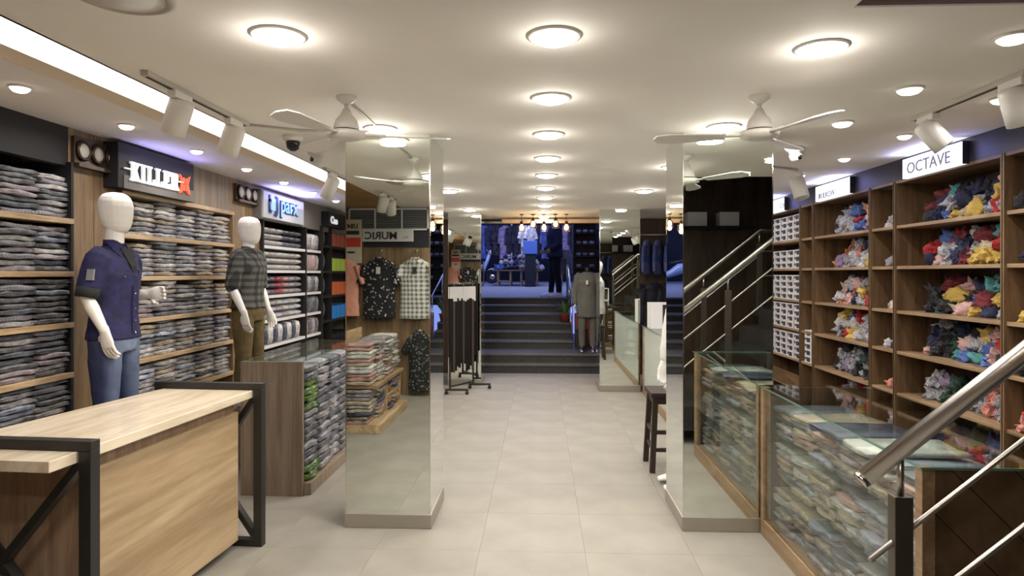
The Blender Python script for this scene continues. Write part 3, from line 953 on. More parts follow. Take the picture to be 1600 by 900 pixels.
# far-left bay with coloured boxes
t = thing('wall_shelving', 'dark shelving with coloured cartons just left of the near left pillar', 'shelving', (-2.95, 9.0, 0))
part('back_panel', MB().box(XL, XL + .012, 8.24, 10.4, 0, 2.19), M['greyboard'], t)
for z in (.6, .98, 1.30, 1.62, 1.95):
    part('shelf_board', MB().box(XL + .012, -2.77, 8.26, 10.38, z - .03, z), M['dark'], t)
for yy in (8.25, 8.6, 10.39):
    part('upright', MB().box(XL + .012, -2.76, yy - .01, yy + .01, 0, 2.19), M['black'], t)
for k in range(4):
    inst('garment_pack', PACK[k], (-2.9, 8.42, 1.0 + k * .31), (0, 0, PI / 2), f'grey-green upright pack in the narrow dark bay, {ORD[3 - k]} from top', 'garment', 'packs in the narrow dark bay',
         SHIRTS['slate grey'], (.8, .9, 2.8))
carton = MB().box(-.15, .15, -.085, .085, 0, .17).mesh('carton', plain('c', (.5, .5, .5)))
for r_, (z, nm, col) in enumerate(((1.95, 'dull red', (.38, .10, .07)), (1.62, 'lime green', (.42, .55, .08)), (1.30, 'orange red', (.55, .13, .05)), (.98, 'bright blue', (.03, .22, .62)), (.6, 'black', (.02, .02, .025)))):
    mt = plain('carton_' + nm.replace(' ', '_'), col, .4)
    for k in range(5):
        inst('carton', carton, (-2.93, 8.75 + k * .19, z), (0, 0, rnd.uniform(-.02, .02)), f'{nm} carton, {ORD[k]} from left on the {ORD[r_]} dark shelf', 'carton', nm + ' cartons beyond the white shelving', mt)

# ------------------------------------------------------------------ the long wooden table in front
t = thing('counter_table', 'long pale oak counter table with black steel end frames and X braces', 'table', (-2.0, 3.15, 0))
part('tabletop', MB().prism([(-2.405, 2.31), (-1.745, 2.31), (-1.745, 3.86), (-2.295, 3.86)], .862, .905, 'XY'), M['oaktop'], t, bevel=.003)
for y, xf in ((2.465, -2.46), (3.79, -2.35)):
    fr = part('end_frame', MB().box(xf, -1.688, y - .025, y + .025, .908, .945).box(xf, -1.688, y - .025, y + .025, .0, .04)
              .box(-1.738, -1.688, y - .025, y + .025, .04, .908).box(xf, xf + .05, y - .025, y + .025, .04, .908), M['black'], t, bevel=.002)
    part('cross_brace', MB().bar((-1.74, y, .86), (xf + .05, y, .06), .03, .045, up=(0, 1, 0)), M['black'], fr)
    part('cross_brace', MB().bar((-1.74, y + .002, .06), (xf + .05, y + .002, .86), .03, .045, up=(0, 1, 0)), M['black'], fr)
part('front_panel', MB().box(-1.83, -1.81, 2.57, 3.73, .05, .79), M['oakfront'], t, bevel=.002)
cb = part('carcass', MB().box(-2.27, -1.83, 2.60, 3.72, .06, .862), M['oakend'], t)
for x in (-2.21, -1.88):
    for y in (2.68, 3.62):
        part('caster', MB().cyl((x - .012, y, .026), .026, .024, 14, axis=(1, 0, 0)).box(x - .01, x + .01, y - .012, y + .012, .03, .062), M['black'], t)
t.rotation_euler.z = -R(3.8)
t.location.x += .035

# ------------------------------------------------------------------ second counter, left of the pillar
t = thing('display_counter', 'grey brown display counter with glass top behind the long table', 'counter', (-1.91, 5.3, 0))
part('end_panel', MB().box(-2.14, -1.69, 4.61, 4.64, 0, .955), M['panelgrey'], t, bevel=.002)
part('end_panel', MB().box(-2.14, -1.69, 6.16, 6.19, 0, .955), M['panelgrey'], t, bevel=.002)
part('back_panel', MB().box(-2.14, -2.12, 4.64, 6.16, 0, .955), M['panelgrey'], t)
part('base', MB().box(-2.12, -1.64, 4.64, 6.16, 0, .085), M['panelgrey'], t, bevel=.002)
part('glass_top', MB().box(-2.15, -1.67, 4.60, 6.20, .958, .968), M['glasstop'], t)
part('glass_shelf', MB().box(-2.11, -1.69, 4.66, 6.14, .64, .648), M['glass'], t)
part('glass_shelf', MB().box(-2.11, -1.69, 4.66, 6.14, .36, .368), M['glass'], t)
for c_, y in enumerate((4.79, 5.06, 5.33, 5.60)):
    for (z, n) in ((.09, 5), (.37, 5), (.65, 5)):
        stack(-1.85, y, z, n, 0, ['green', 'dark grey', 'slate grey', 'striped grey', 'green'] if c_ == 0 else ['dark grey', 'slate grey', 'striped grey', 'pale grey', 'slate grey'],
              f'{("lower", "middle", "upper")[int(z * 3.3)]} pile, {ORD[c_]} column, grey brown counter', 'folded shirts in the grey brown counter', kind='folded_t_shirt', h=.053, d=1.15, jitter=.014)

# ------------------------------------------------------------------ display bench behind the viewer, seen in the pillar mirror
t = thing('display_bench', 'low wooden bench with piled shirts, seen in the left pillar mirror', 'bench', (-1.85, 1.0, 0))
part('base', MB().box(-2.15, -1.58, .35, 1.68, 0, .09), M['oakL'], t, bevel=.003)
part('shelf_board', MB().box(-2.13, -1.62, .37, 1.66, .44, .47), M['edgeR'], t)
part('back_panel', MB().box(-2.15, -2.13, .35, 1.66, .09, .95), M['oakL'], t)
for yy in (.38, 1.05,):
    part('divider', MB().box(-2.12, -1.66, yy - .01, yy + .01, .09, .44), M['oakL'], t)
for c_, y in enumerate((1.52, 1.24, .84, .56)):
    for z, n in ((.09, 9), (.475, 11)):
        stack(-1.82, y, z, n, PI / 2 if c_ == 0 else 0, ['beige', 'pink', 'mauve grey', 'brown grey', 'orange', 'navy', 'off white'] if z < .4 else ['white', 'off white', 'beige', 'pale grey', 'pink'],
              f'{"lower" if z < .4 else "upper"} pile {("nearest the table", "second", "third", "by the wall")[c_]}, mirrored bench', 'folded shirts on the mirrored bench', kind='piled_shirt', h=.0375, d=1.0, w=1.0, jitter=.016)

# ------------------------------------------------------------------ right wall shelving
XS = 2.72
rb = [.05, .36, .67, .99, 1.30, 1.64, 1.95]
bays = [(2.25, 3.985, 'wide'), (4.02, 5.18, 'wide'), (5.21, 5.56, 'narrow'), (5.59, 6.70, 'wide'), (6.73, 7.03, 'narrow'), (7.06, 8.30, 'wide'), (8.32, 10.4, 'wide')]
edges = [2.23, 3.86, 4.0, 5.195, 5.575, 6.715, 7.045, 8.31, 10.42]
names = ['nearest brown bay cut by the right edge', 'wide brown bay under the nearest lit sign', 'narrow brown bay left of the nearest wide bay',
         'wide brown bay under the second lit sign', 'narrow brown bay beside the boxed shirts', 'bay of boxed shirts at the pillar edge', 'farthest bay behind the pillar']
for (a, b, k), nm in zip(bays, names):
    t = thing('wall_shelving', 'brown wooden wall shelving, ' + nm, 'shelving', (2.9, (a + b) / 2, 0))
    part('back_panel', MB().box(XR - .012, XR, a, b, 0, 2.29), M['darkwood'], t)
    part('top_panel', MB().box(XS, XR - .012, a, b, 2.27, 2.29), M['woodR'], t)
    for yy in (a - .012, b + .012):
        part('upright', MB().box(XS - .008, XR - .012, yy - .011, yy + .011, 0, 2.29), M['woodRv'], t, bevel=.002)
    for z in rb:
        part('shelf_board', MB().box(XS + .006, XR - .012, a, b, z - .024, z), M['edgeR'], t, bevel=.002)
struct('trim_8', MB().box(XS + .004, XS + .04, 2.2, 10.4, 2.28, ZC), M['navy'])
part('x', MB().box(XS + .001, XS + .02, 7.06, 8.3, .36, .50), M['woodR']).name = 'drawer_front'
tag(bpy.data.objects['drawer_front'], 'brown wooden drawer front below the boxed shirts on the right', 'drawer')

# lit signs on the right
for k, (a, b, body, sz, yy, zz) in enumerate(((4.32, 5.01, 'OCTAVE', .062, 4.95, 2.335), (5.85, 6.56, 'IRULRCHV', .062, 6.49, 2.325), (7.395, 7.95, 'CO', .05, 7.52, 2.34))):
    t = thing('lit_sign', ('nearest lit white sign box on the right, partly behind a spotlight', 'lit white sign box above the wide middle right bay', 'lit white sign box at the right pillar edge')[k], 'sign', (2.65, (a + b) / 2, 2.29))
    part('light_box', MB().box(2.68, XS + .004, a, b, 2.283, 2.425), M['signW'], t, bevel=.002)
    part('side_cap', MB().box(2.682, XS + .004, a - .006, a, 2.281, 2.427), M['navy'], t)
    text('lettering', body, .115 if k == 0 else .075, (2.677, yy, zz - .025), (0, -1, 0), (0, 0, 1), M['letGrey'], t, .004, 1.15 if k != 1 else 1.0)
    L = area('sign_glow', (2.64, a - .04, 2.355), (PI / 2, 0, PI), .14, .08, (.30, .32, 1.0), 'RECTANGLE', .10)
    L.parent = t; L.location = Vector(L.location) - Vector(t.location)
    L = area('sign_glow', (2.58, (a + b) / 2, 2.43), (0, PI * .75, 0), 1.0, .05, (.45, .46, 1.0), 'RECTANGLE', .6)
    L.rotation_euler = (PI, 0, 0)
    L.parent = t; L.location = Vector((2.60, (a + b) / 2, 2.385)) - Vector(t.location)
# blue spill light over the two lit signs on the left
for sgn, y, w, sx in ((sg, 4.62, 1.1, .8), (s2, 6.9, 4.5, 1.0)):
    L = area('sign_glow', (0, 0, 0), (PI, 0, 0), w, .06, (.38, .36, 1.0), 'RECTANGLE', sx)
    L.parent = sgn; L.location = Vector((-2.62, y, 2.30)) - Vector(sgn.location)

# crumpled garments
def crumple(seed):
    r = random.Random(seed)
    bm = bmesh.new(); bmesh.ops.create_icosphere(bm, subdivisions=3, radius=1)
    sx, sy, sz = r.uniform(.7, 1.2), r.uniform(.7, 1.2), r.uniform(.8, 1.25)
    off = Vector((r.uniform(0, 50), r.uniform(0, 50), r.uniform(0, 50)))
    for v in bm.verts:
        p = v.co.copy()
        n1 = noise.noise(p * 1.3 + off); n2 = abs(noise.noise(p * 2.6 + off * 2)); n3 = abs(noise.noise(p * 5.6 + off))
        k = 1 + .6 * n1 + .95 * (n2 - .22) + .9 * (n3 - .2)
        v.co = Vector((p.x * sx, p.y * sy, p.z * sz)) * max(.3, k)
    mr = max(math.hypot(v.co.x, v.co.y) for v in bm.verts); zr = max(v.co.z for v in bm.verts)
    for v in bm.verts:
        v.co.x *= 1.22 / mr; v.co.y *= 1.22 / mr; v.co.z *= 1.0 / zr
        v.co.z = max(v.co.z, -.5) + .5
    me = bpy.data.meshes.new('crumpled_garment'); bm.to_mesh(me); bm.free()
    me.materials.append(SHIRTS['white'])
    for p in me.polygons: p.use_smooth = False if seed % 2 else True
    return me


CRUM = [crumple(s) for s in range(10)]
CC = {
    'white': cloth('baby_white', (.60, .58, .58), (.36, .36, .42), 7),
    'white printed': cloth('baby_print', (.58, .56, .55), (.10, .11, .20), 16),
    'pale grey': cloth('baby_grey', (.33, .33, .36), (.18, .18, .22), 12),
    'navy': cloth('baby_navy', (.018, .02, .055), (.03, .035, .09), 8),
    'black': cloth('baby_black', (.012, .012, .016), (.04, .04, .05), 8),
    'blue': cloth('baby_blue', (.06, .11, .36), (.10, .18, .45), 8),
    'red': cloth('baby_red', (.46, .03, .03), (.30, .02, .025), 8),
    'coral': cloth('baby_coral', (.62, .16, .12), (.5, .3, .26), 9),
    'pink': cloth('baby_pink', (.60, .30, .30), (.62, .46, .44), 9),
    'yellow': cloth('baby_yellow', (.60, .42, .08), (.5, .34, .1), 8),
    'cream': cloth('baby_cream', (.55, .46, .33), (.42, .33, .22), 8),
    'orange': cloth('baby_orange', (.58, .20, .04), (.5, .2, .08), 8),
    'teal': cloth('baby_teal', (.05, .26, .28), (.12, .3, .3), 8),
    'maroon': cloth('baby_maroon', (.12, .012, .02), (.2, .03, .04), 8),
    'dark green': cloth('baby_green', (.02, .055, .04), (.05, .09, .07), 8),
    'mauve': cloth('baby_mauve', (.22, .16, .30), (.34, .27, .38), 10),
}
near = ['white', 'navy', 'white printed', 'red', 'black', 'blue', 'coral', 'yellow', 'cream', 'black', 'maroon', 'navy', 'black', 'teal', 'maroon', 'white printed', 'navy', 'pink', 'black', 'dark green']
greyish = ['pale grey', 'navy', 'black', 'white printed', 'white printed', 'mauve', 'pale grey', 'dark green', 'black', 'white printed']
mid = ['white', 'white printed', 'pale grey', 'white', 'blue', 'navy', 'red', 'coral', 'white printed', 'yellow', 'mauve', 'orange', 'white', 'pink', 'white printed']


def heap(y0, y1, z, n, layers, pal, where, group, size=.085, x0=2.87):
    """garments lying in layers along a shelf from y1 (left in view) to y0"""
    names_ = ('bottom', 'middle', 'top')
    for L_ in range(layers):
        m = n - L_
        for k in range(m):
            col = rnd.choice(pal)
            s = size * rnd.uniform(.8, 1.15)
            y = y1 - (k + .5 + L_ * .5) * (y1 - y0) / n
            y = min(max(y, y0 + s * 1.3), y1 - s * 1.3)
            inst('crumpled_garment', rnd.choice(CRUM), (x0 + rnd.uniform(-.015, .03) + L_ * .03, y, z + L_ * size * .88),
                 (rnd.uniform(-.5, .5) * (L_ > 0), rnd.uniform(-.4, .4) * (L_ > 0), rnd.uniform(0, 6.28)),
                 f'crumpled {col} garment, {ORD[k]} from left in {names_[L_]} layer, {where}', 'garment', group, CC[col], (s, s * rnd.uniform(.85, 1.15), s * rnd.uniform(.8, 1.1)))


pos = ['top', 'second', 'third', 'fourth', 'fifth', 'sixth']
for r_, z in enumerate((1.95, 1.64, 1.30, .99, .67, .36)):
    p1 = greyish + ['red', 'coral'] if r_ == 4 else near
    heap(4.03, 5.04, z, 9, 2 if r_ in (4, 5) else 3, p1, pos[r_] + ' shelf under nearest lit sign', 'crumpled garments in the nearest wide right bay', .088)
    p2 = greyish if r_ == 4 else mid
    heap(5.61, 6.52, z, 8, 3, p2, pos[r_] + ' shelf under second lit sign', 'crumpled garments in the second wide right bay', .088)
    heap(3.45, 3.995, z, 4, 3, near + ['pink', 'coral'], pos[r_] + ' shelf at right picture edge', 'crumpled garments at the right edge', .078, 2.80)
    heap(5.215, 5.47, z, 2, 1 if r_ in (3, 4) else 2, ['white', 'coral', 'pale grey', 'pink', 'navy', 'white printed'], pos[r_] + ' shelf of near narrow bay', 'crumpled garments in the narrow right bays', .055, 2.80)
    if r_ in (1, 2, 3):
        heap(6.75, 6.93, z, 1, 1, ['cream', 'white'], pos[r_] + ' shelf of far narrow bay', 'crumpled garments in the narrow right bays', .05)

bx = MB().box(-.13, .13, -.085, .085, 0, .066)
bx.box(-.134, -.13, -.05, .028, .014, .056, mi=1).box(-.133, -.13, .045, .075, .03, .054, mi=1)
boxme = bx.mesh('shirt_box', [M['boxW'], M['boxP']])
for r_, z in enumerate((1.95, 1.64, 1.30, .99, .67)):
    for c_ in range(6):
        y = 7.16 + c_ * .19
        for k in range(4 if r_ != 1 else 3):
            inst('shirt_box', boxme, (2.865 + rnd.uniform(-.006, .006), y, z + k * .067), (0, 0, rnd.uniform(-.03, .03)),
                 f'white shirt box with dark print, {ORD[5 - c_]} column from left, {ORD[k]} from bottom, {pos[r_]} right shelf', 'box', 'white shirt boxes on the right shelves')
for k in range(5):
    inst('shirt_box', boxme, (2.865, 6.88, .67 + k * .0665), (0, 0, 0), f'white shirt box in the narrow bay, {ORD[k]} from bottom', 'box', 'white shirt boxes in the narrow bay')

# ------------------------------------------------------------------ glass counters on the right
def clip_poly(poly, a, b, c):
    """keep a*x+b*y<=c"""
    out = []
    for i in range(len(poly)):
        p, q = poly[i], poly[(i + 1) % len(poly)]
        dp, dq = a * p[0] + b * p[1] - c, a * q[0] + b * q[1] - c
        if dp <= 0: out.append(p)
        if dp * dq < 0:
            s_ = dp / (dp - dq); out.append((p[0] + (q[0] - p[0]) * s_, p[1] + (q[1] - p[1]) * s_))
    return out


def glass_counter(y0, y1, label, planks=True, front='glass', x1=1.98):
    x0 = 1.335; H = .905
    t = thing('glass_counter', label, 'counter', ((x0 + x1) / 2, (y0 + y1) / 2, 0))
    part('base', MB().box(x0, x1, y0, y1, 0, .10), M['edgeR'], t, bevel=.002)
    part('glass_front', MB().box(x0 + .012, x0 + .018, y0 + .05, y1 - .045, .10, H - .008), M[front], t)
    part('glass_top', MB().box(x0 - .008, x1 + .01, y0 - .01, y1 + .004, H - .008, H), M['glasstop'], t)
    part('glass_edge', MB().box(x0 - .010, x0 - .007, y0 - .01, y1 + .004, H - .008, H).box(x0 - .008, x1 + .01, y0 - .012, y0 - .009, H - .008, H), M['glassedge'], t)
    for z in (.36, .62):
        part('glass_shelf', MB().box(x0 + .022, x1 - .02, y0 + .05, y1 - .05, z, z + .007), M['glass'], t)
    for yy in (y0, y1 - .045):
        part('corner_post', MB().box(x0, x0 + .045, yy, yy + .045, 0.1, H - .008), M['edgeR'], t, bevel=.002)
        part('corner_post', MB().box(x1 - .03, x1, yy, yy + .045, 0.1, H - .008), M['woodRv'], t, bevel=.002)
        e = part('end_panel', MB().box(x0 + .045, x1 - .03, yy + .012, yy + .03, .10, H - .01), M['darkwood'], t)
        if planks and yy == y0:
            w = .15
            lo, hi = -1.2, 3.2
            c = lo
            while c < hi:
                poly = [(x0 + .046, .10), (x1 - .031, .10), (x1 - .031, H - .012), (x0 + .046, H - .012)]
                k = math.sqrt(.5)
                poly = clip_poly(poly, k, k, c + w - .003)
                poly = clip_poly(poly, -k, -k, -c) if poly else poly
                if len(poly) >= 3:
                    part('plank', MB().prism(poly, yy + .002 + .002 * (int(c / w) % 2), yy + .014, 'XZ'), M['panelC'], t, bevel=.001)
                c += w
    return t


M['panelC'] = wood('counter_plank_wood', (.075, .042, .02), (.13, .078, .04), (3, 3, 3), .45)
glass_counter(2.37, 4.07, 'brown framed glass counter on the right, full of folded clothes', x1=1.98)
glass_counter(5.75, 8.72, 'farther glass counter with dusty front glass behind the right pillar', planks=True, front='frost')
# clothes lying inside the near counter: flat garments in bags on the glass shelves
gm_pal = ['slate grey', 'beige', 'brown grey', 'mauve grey', 'brown grey', 'beige', 'blue grey', 'pink', 'off white', 'pale grey']
for r_, (z, n) in enumerate(((.102, 6), (.369, 6), (.629, 5))):
    for c_ in range(6):
        y = 2.56 + c_ * .262
        if y > 3.98: continue
        stack(1.60, y, z, n, PI, gm_pal, f'{ORD[c_]} pile from near end, {("bottom", "middle", "top")[r_]} glass shelf', 'folded clothes in the near glass counter', kind='bagged_garment', w=1.0, d=1.35, h=.036, jitter=.02)
stack(1.56, 3.22, .629 + .18, 1, PI, ['navy'], 'largest on the pile in the near glass counter', 'folded clothes in the near glass counter', kind='bagged_garment', w=1.1, d=1.4)
stack(1.56, 2.93, .629 + .18, 1, PI, ['white'], 'bright on the pile in the near glass counter', 'folded clothes in the near glass counter', kind='bagged_garment', w=1.0, d=1.4)
for r_, z in enumerate((.102, .369, .629)):
    for c_ in range(5):
        stack(1.62, 5.95 + c_ * .58, z, 5, PI, ['off white', 'pale grey', 'beige', 'white'], f'{ORD[c_]} pile, {("bottom", "middle", "top")[r_]} glass shelf, farther counter', 'folded clothes in the farther glass counter', kind='stored_garment', w=1.6, d=1.2, h=.04)
t = thing('display_cube', 'white open cube with brown inside on the farther glass counter', 'display cube', (1.5, 8.3, .905))
part('frame', MB().box(1.36, 1.72, 8.2, 8.5, .905, .925).box(1.36, 1.72, 8.2, 8.5, 1.20, 1.22).box(1.36, 1.50, 8.2, 8.5, .925, 1.20).box(1.70, 1.72, 8.2, 8.5, .925, 1.20), M['whitem'], t)
part('back_board', MB().box(1.50, 1.70, 8.42, 8.44, .925, 1.20), M['woodR'], t)

# ------------------------------------------------------------------ stair with steel railing on the right
t = thing('upper_staircase', 'dark stair climbing to the right behind the near steel railing', 'staircase', (1.6, 1.6, 0))
for k in range(7):
    x = 1.06 + k * .205
    part('step', MB().box(x, 2.50 if k == 6 else x + .23, 1.14, 2.0, max(0, k * .175 - .05), (k + 1) * .175), M['granite'], t)
part('landing', MB().box(2.49, 3.05, .3, 2.0, 1.1, 1.225), M['granite'], t)


def railing(y, label, end_x=2.30):
    sl = .815; x0, z0 = .977, .962
    t = thing('stair_railing', label, 'railing', (x0 + .1, y, 0))
    def pz_(x, dz=0): return (x, y, z0 + sl * (x - x0) + dz)
    zf = z0 + sl * (end_x - x0)
    part('handrail', MB().tube([pz_(x0), pz_(end_x), (3.05, y, zf)], .028, 20, cap=False), M['steel'], t)
    for dz in (-.262, -.52):
        xs = x0 + .02
        part('lower_rail', MB().tube([pz_(xs, dz), pz_(end_x + .05, dz), (3.05, y, zf + dz + .04)], .0085, 10), M['steel'], t)
    for x, off in ((1.085, 0), (1.72, 0), (2.30, 0)):
        zt_ = z0 + sl * (x - x0)
        zb_ = max(0, (int((x - 1.06) / .205) + 1) * .175) if x > 1.1 else 0
        p = part('post', MB().box(x - .027, x + .027, y - .022, y + .022, zb_ if x > 1.1 else 0, zt_ - .138), M['postm'], t, bevel=.002)
        part('post_pin', MB().cyl((x, y, zt_ - .14), .010, .12, 12), M['steel'], p)
    part('end_cap', MB().cyl(Vector(pz_(x0)) - Vector((.012, 0, .010)), .026, .014, 20, axis=(1, 0, sl)), M['chrome'], t)
    return t


M['postm'] = plain('satin_metal_post', (.10, .085, .065), .35, .7)
railing(2.04, 'polished steel stair railing crossing the lower right foreground')
railing(1.13, 'steel stair railing on the far side, seen in the right pillar mirror')
tag(part('wall_ledge', MB().box(1.7, 2.7, YB, YB + .3, 2.15, 2.18), M['dark']), 'dark ledge in the stairwell, seen in the right pillar mirror', 'ledge')
for k, x in enumerate((1.85, 2.25)):
    tag(part('paper_carton', MB().box(x, x + .24, YB + .04, YB + .24, 2.18, 2.36), M['whitem'], bevel=.004), ('left', 'right')[k] + ' white carton on the stairwell ledge, seen in the mirror', 'carton', 'cartons on the ledge')

# ------------------------------------------------------------------ wooden stool right of the aisle
t = thing('wooden_stool', 'dark wooden stool standing behind the right pillar at the aisle', 'stool', (1.03, 5.45, 0))
part('seat', MB().box(.875, 1.185, 5.27, 5.63, .60, .635), M['stoolwood'], t, bevel=.006)
part('apron', MB().box(.90, 1.16, 5.30, 5.60, .54, .60), M['stoolwood'], t)
for sx in (-1, 1):
    for sy in (-1, 1):
        part('leg', MB().bar((1.03 + sx * .145, 5.45 + sy * .165, 0), (1.03 + sx * .115, 5.45 + sy * .135, .60), .042, .042), M['stoolwood'], t)
for z in (.18, .32):
    part('stretcher', MB().bar((.905, 5.29, z), (1.155, 5.29, z), .022, .03), M['stoolwood'], t)
    part('stretcher', MB().bar((.90, 5.30, z), (.90, 5.60, z), .022, .03), M['stoolwood'], t)

# ------------------------------------------------------------------ figures
def remesh(o, vox, smooth=2, disp=0.0, dscale=.12):
    r = o.modifiers.new('remesh', 'REMESH'); r.mode = 'VOXEL'; r.voxel_size = vox; r.use_smooth_shade = True
    if smooth:
        s = o.modifiers.new('smooth', 'SMOOTH'); s.factor = .5; s.iterations = smooth
    if disp:
        tx = bpy.data.textures.get('folds') or bpy.data.textures.new('folds', 'CLOUDS')
        tx.noise_scale = dscale; tx.noise_depth = 2
        d = o.modifiers.new('folds', 'DISPLACE'); d.texture = tx; d.strength = disp; d.mid_level = .5; d.texture_coords = 'LOCAL'
    return o


def V(*a): return Vector(a)


def hand(m, w, d, nrm, sgn=1, curl=.5, s=1.0):
    """w wrist, d pointing direction, nrm palm-side normal, sgn side of the thumb"""
    d = d.normalized(); nrm = (nrm - d * nrm.dot(d)).normalized(); sd = d.cross(nrm).normalized() * sgn
    m.loft([(w - d * .03, sd * .026 * s, nrm * .02 * s), (w + d * .02 * s, sd * .034 * s, nrm * .017 * s), (w + d * .06 * s, sd * .042 * s, nrm * .016 * s), (w + d * .092 * s, sd * .040 * s, nrm * .012 * s)], 12)
    for k, (o, ln) in enumerate(((.030, .072), (.010, .082), (-.011, .076), (-.031, .060))):
        b = w + d * .085 * s + sd * o * s
        d1 = (d + nrm * curl * .6).normalized(); d2 = (d + nrm * curl * 1.6).normalized(); d3 = (d * .6 + nrm * curl * 2.4).normalized()
        p1 = b + d1 * ln * .42 * s; p2 = p1 + d2 * ln * .34 * s; p3 = p2 + d3 * ln * .26 * s
        m.tube([b, p1, p2, p3], [.0095 * s, .009 * s, .008 * s, .007 * s], 8)
    b = w + d * .025 * s + sd * .032 * s
    p1 = b + (d * .7 + sd * .65 + nrm * .35).normalized() * .04 * s
    m.tube([b, p1, p1 + (d + nrm * .4).normalized() * .035 * s], [.012 * s, .0105 * s, .008 * s], 8)


def arm_pts(side, pose):
    """shoulder, elbow, wrist in local coordinates; front is -Y, side=+1 is the figure's left"""
    sh = V(side * .185, .0, 1.425)
    return [sh] + [V(*p) for p in pose]


def body_mesh(poseR, poseL, head=True, legs=((-.105, 0), (.105, 0)), egg=True, handR=None, handL=None, curl=.5, hu=0.0, hs_=1.0):
    m = MB()
    X, Y = V(1, 0, 0), V(0, 1, 0)
    m.loft([((0, 0, .84), X * .13, Y * .10), ((0, 0, .92), X * .165, Y * .115), ((0, 0, 1.0), X * .155, Y * .108), ((0, 0, 1.1), X * .135, Y * .095),
            ((0, 0, 1.22), X * .155, Y * .108), ((0, -.005, 1.34), X * .175, Y * .115), ((0, 0, 1.43), X * .16, Y * .095), ((0, 0, 1.47), X * .10, Y * .07), ((0, 0, 1.5), X * .062, Y * .06)], 20)
    if head:
        m.tube([(0, 0, 1.46), (0, -.008, 1.60 + hu)], [.06, .055], 14, cap=False)
        if egg:
            hs = [(1.548, .034), (1.56, .054), (1.585, .070), (1.62, .081), (1.67, .089), (1.72, .093), (1.755, .089), (1.785, .078), (1.803, .062), (1.813, .042), (1.817, .018)]
            m.loft([((0, -.022 + .02 * (z - 1.57) / .25, z + hu), X * r_ * .97, Y * r_ * 1.22) for z, r_ in hs], 20)
        else:
            hs = [(1.56, .035), (1.575, .05), (1.61, .062), (1.66, .072), (1.70, .077), (1.74, .078), (1.77, .066), (1.79, .03)]
            m.loft([((0, -.015, z), X * r_, Y * r_ * 1.2) for z, r_ in hs], 18)
            m.tube([(0, -.10, 1.69), (0, -.122, 1.655)], [.008, .013], 8)      # nose
            m.tube([(-.02, -.098, 1.622), (.02, -.098, 1.622)], .007, 6)        # lips
            for s in (-1, 1):
                m.tube([(s * .076, 0, 1.64), (s * .082, .01, 1.69)], .011, 6)   # ears
                m.tube([(s * .028, -.093, 1.69), (s * .030, -.094, 1.69)], .009, 6)
    for sd, pose, hd in ((-1, poseR, handR), (1, poseL, handL)):
        if pose is None: continue
        sh, el, wr = arm_pts(sd, pose)
        mid = sh.lerp(el, .5); fm = el.lerp(wr, .35)
        m.tube([sh + V(-sd * .012, 0, -.02), mid, el, fm, wr], [.046, .046, .040, .041, .028], 12)
        d = (wr - el).normalized()
        hd_ = hd or (d, V(0, -.2, 0) + V(-sd, 0, 0))
        hand(m, wr, hd_[0], hd_[1], sgn=sd if hd is None else (hd[2] if len(hd) > 2 else sd), curl=curl, s=hs_)
    for sd, (lx, ly) in zip((-1, 1), legs):
        m.tube([(sd * .088, 0, .90), (sd * .095, -.005, .7), (lx, ly * .5 - .01, .49), (lx, ly * .8 + .01, .30), (lx, ly, .09)], [.092, .078, .056, .052, .036], 14)
        m.loft([((lx, ly + .05, .045), X * .026, V(0, 0, .040)), ((lx, ly, .048), X * .036, V(0, 0, .046)), ((lx, ly - .08, .034), X * .044, V(0, 0, .032)),
                ((lx, ly - .15, .026), X * .045, V(0, 0, .024)), ((lx, ly - .20, .020), X * .028, V(0, 0, .016))], 12)
    return m


def shirt_mesh(poseR, poseL, sleeve=.95, hem=.80, grow=.016, full=False):
    m = MB(); X, Y = V(1, 0, 0), V(0, 1, 0); g = grow
    m.loft([((0, 0, hem), X * (.182 + g), Y * (.128 + g)), ((0, 0, .92), X * (.176 + g), Y * (.125 + g)), ((0, 0, 1.04), X * (.160 + g), Y * (.115 + g)), ((0, 0, 1.16), X * (.158 + g), Y * (.113 + g)),
            ((0, -.005, 1.32), X * (.180 + g), Y * (.122 + g)), ((0, 0, 1.42), X * (.168 + g), Y * (.102 + g)), ((0, 0, 1.475), X * (.115 + g), Y * (.075 + g)), ((0, 0, 1.515), X * (.062 + g), Y * (.058 + g))], 24)
    for sd, pose in ((-1, poseR), (1, poseL)):
        sh, el, wr = arm_pts(sd, pose)
        sh = sh + V(-sd * .02, 0, .005)
        if full:
            m.tube([sh, sh.lerp(el, .5), el, el.lerp(wr, .5), el.lerp(wr, .93)], [.066 + g, .058 + g * .6, .052 + g * .5, .046 + g * .4, .036 + g * .3], 14)
        else:
            m.tube([sh + V(-sd * .01, 0, .012), sh.lerp(el, .12), sh.lerp(el, .5), sh.lerp(el, sleeve)], [.060 + g, .064 + g, .058 + g, .053 + g], 14)
    return m


def trousers_mesh(legs=((-.105, 0), (.105, 0)), top=1.0, g=.012, ankle=.052):
    m = MB(); X, Y = V(1, 0, 0), V(0, 1, 0)
    m.loft([((0, 0, .82), X * (.15 + g), Y * (.11 + g)), ((0, 0, .9), X * (.170 + g), Y * (.122 + g)), ((0, 0, top), X * (.158 + g), Y * (.113 + g))], 20)
    for sd, (lx, ly) in zip((-1, 1), legs):
        m.tube([(sd * .088, 0, .90), (sd * .095, -.005, .7), (lx, ly * .5 - .012, .49), (lx, ly * .8 + .008, .30), (lx, ly, .10)], [.092 + g, .082 + g, .062 + g, .058 + g * .8, ankle + g * .6], 16, cap=False)
    return m


